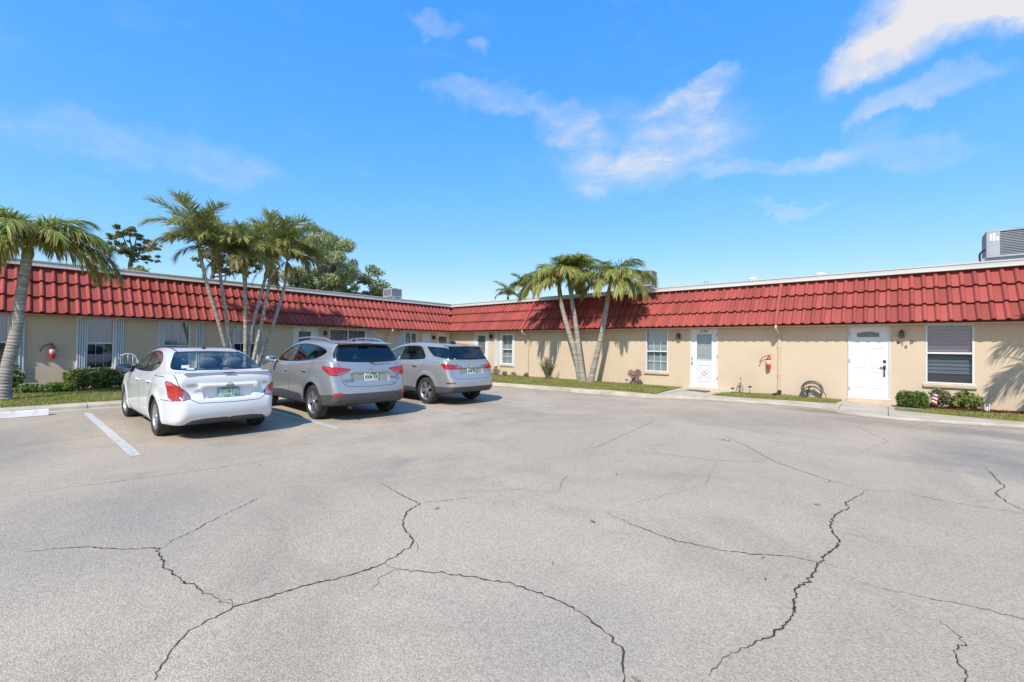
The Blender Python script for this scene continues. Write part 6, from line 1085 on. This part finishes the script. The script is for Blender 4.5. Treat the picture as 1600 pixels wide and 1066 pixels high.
# drain boot at the downspout
m = MB(); m.tube(bez([(15.715, -.045, .20), (15.715, -.10, .15), (15.70, -.25, .115), (15.64, -.46, .10)], 5), [.05]*6+[.06]*6+[.065]*4 if False else .058, 10); tag(m.build('drain_boot', M['black_rubber'], smooth=True), 'black rubber drain boot at the foot of beige downspout', 'drain pipe')
m = MB(); m.box(13.10, 13.80, -.98, -.55, hk(13.4)+.002, hk(13.4)+.022); tag(m.build('door_mat', M['mat'], bevel=.004), 'dark brown mat on the walk before door with crossed panel', 'mat')
# small flag on a stick
fl = empty('garden_flag', (19.17, -.6, .06), 0, 'small striped flag on a stick right of box shrub', 'flag'); m = MB(); m.tube([(19.17, -.6, .05), (19.17, -.6, .52)], .005, 6); m.build('stick', M['black'], fl)
def drape(u, v): return (19.175+.10*u+.012*math.sin(v*5), -.602-.02*math.sin(u*6+v*3), .50-.30*v-.05*u)
for k in range(7): m = MB(); m.add([drape(u/4, (k+j)/7) for j in (0, 1) for u in range(5)], [(i, i+1, i+6, i+5) for i in range(4)]); m.build('stripe', M['red_cloth' if k % 2 == 0 else 'paper'], fl)
m = MB(); m.add([(a, b-.004, c) for a, b, c in (drape(u/6, v*3/7) for v in (0, 1) for u in range(4))], [(i, i+1, i+5, i+4) for i in range(3)]); m.build('canton', M['blue_cloth'], fl)
m = MB(); m.tube([(20.10, -.62, .05), (20.10, -.62, .26), (20.17, -.62, .26), (20.17, -.62, .05)], .009, 6); m.box(20.12, 20.15, -.63, -.61, .09, .2); tag(m.build('plant_stake', M['white']), 'small white plant stake right of the bright leafed shrub', 'stake')
for x_, y_, s_, lab in ((4.85, -.45, .09, 'small dark stone at wall left of the downspout near corner'), (5.25, -.5, .07, 'smaller dark stone nearest the corner downspout'), (4.4, -.6, .08, 'dark stone below the narrow gridded window')): m = MB(); m.ellipsoid((x_, y_, .13+s_*.3), (s_*1.4, s_, s_*.7), 9, 6, .8); tag(m.build('stone', M['soil'], smooth=True), lab, 'stone', 'stones at the wall base')
# garden chair behind the white car
ch = empty('garden_chair', (.75, -13.55, .1), 0, 'white garden chair by left wing wall behind the white saloon', 'chair'); m = MB(); m.box(.55, .97, -13.78, -13.34, .50, .535); m.build('seat', M['white'], ch, bevel=.012)
for a in (.57, .93):
    for b in (-13.75, -13.37): m = MB(); m.tube([(a, b, .1), (a, b, .5)], .017, 7); m.build('leg', M['white'], ch)
m = MB(); m.tube(bez([(.56, -13.78, .5), (.52, -13.80, .85), (.50, -13.72, 1.06), (.49, -13.56, 1.13), (.50, -13.40, 1.06), (.52, -13.32, .85), (.56, -13.34, .5)], 6), .018, 8); m.build('back_frame', M['white'], ch, smooth=True)
for y_ in (-13.68, -13.56, -13.44): m = MB(); m.tube([(.55, y_, .53), (.50, y_, 1.10-.2*(y_+13.56)**2*10)], .012, 6); m.build('back_slat', M['white'], ch)
for y_ in (-13.79, -13.33): m = MB(); m.tube(bez([(.53, y_, .78), (.75, y_, .76), (.95, y_, .72), (.94, y_, .5)], 5), .016, 7); m.build('arm', M['white'], ch, smooth=True)
# leaf litter on the lot
rs = np.random.default_rng(21); n = 90; V_, F_ = [], []
for i in range(n):
    if i < 14: x_, y_ = 16.35+rs.normal(0, .12), -8.3+rs.normal(0, .05)
    elif i < 50: t = rs.random(); x_ = 6+14*t; y_ = -3.75+.9*sstep(12, 15, x_)-abs(rs.normal(0, .25))
    else: x_, y_ = rs.uniform(10, 20), rs.uniform(-15, -5)
    a = rs.uniform(0, 6.28); l = rs.uniform(.015, .05); w_ = l*rs.uniform(.15, .4); d = np.array([math.cos(a), math.sin(a), rs.uniform(-.1, .2)])*l; e = np.array([-math.sin(a), math.cos(a), .1])*w_; c = np.array([x_, y_, .016]); o_ = len(V_); V_ += [c-d, c+e, c+d, c-e]; F_.append((o_, o_+1, o_+2, o_+3))
tag(link(bpy.data.objects.new('leaf_litter', np_mesh('leaf_litter', V_, F_, M['crownshaft_dry']))), 'scattered dry leaf litter on the asphalt', 'leaves', kind='stuff')
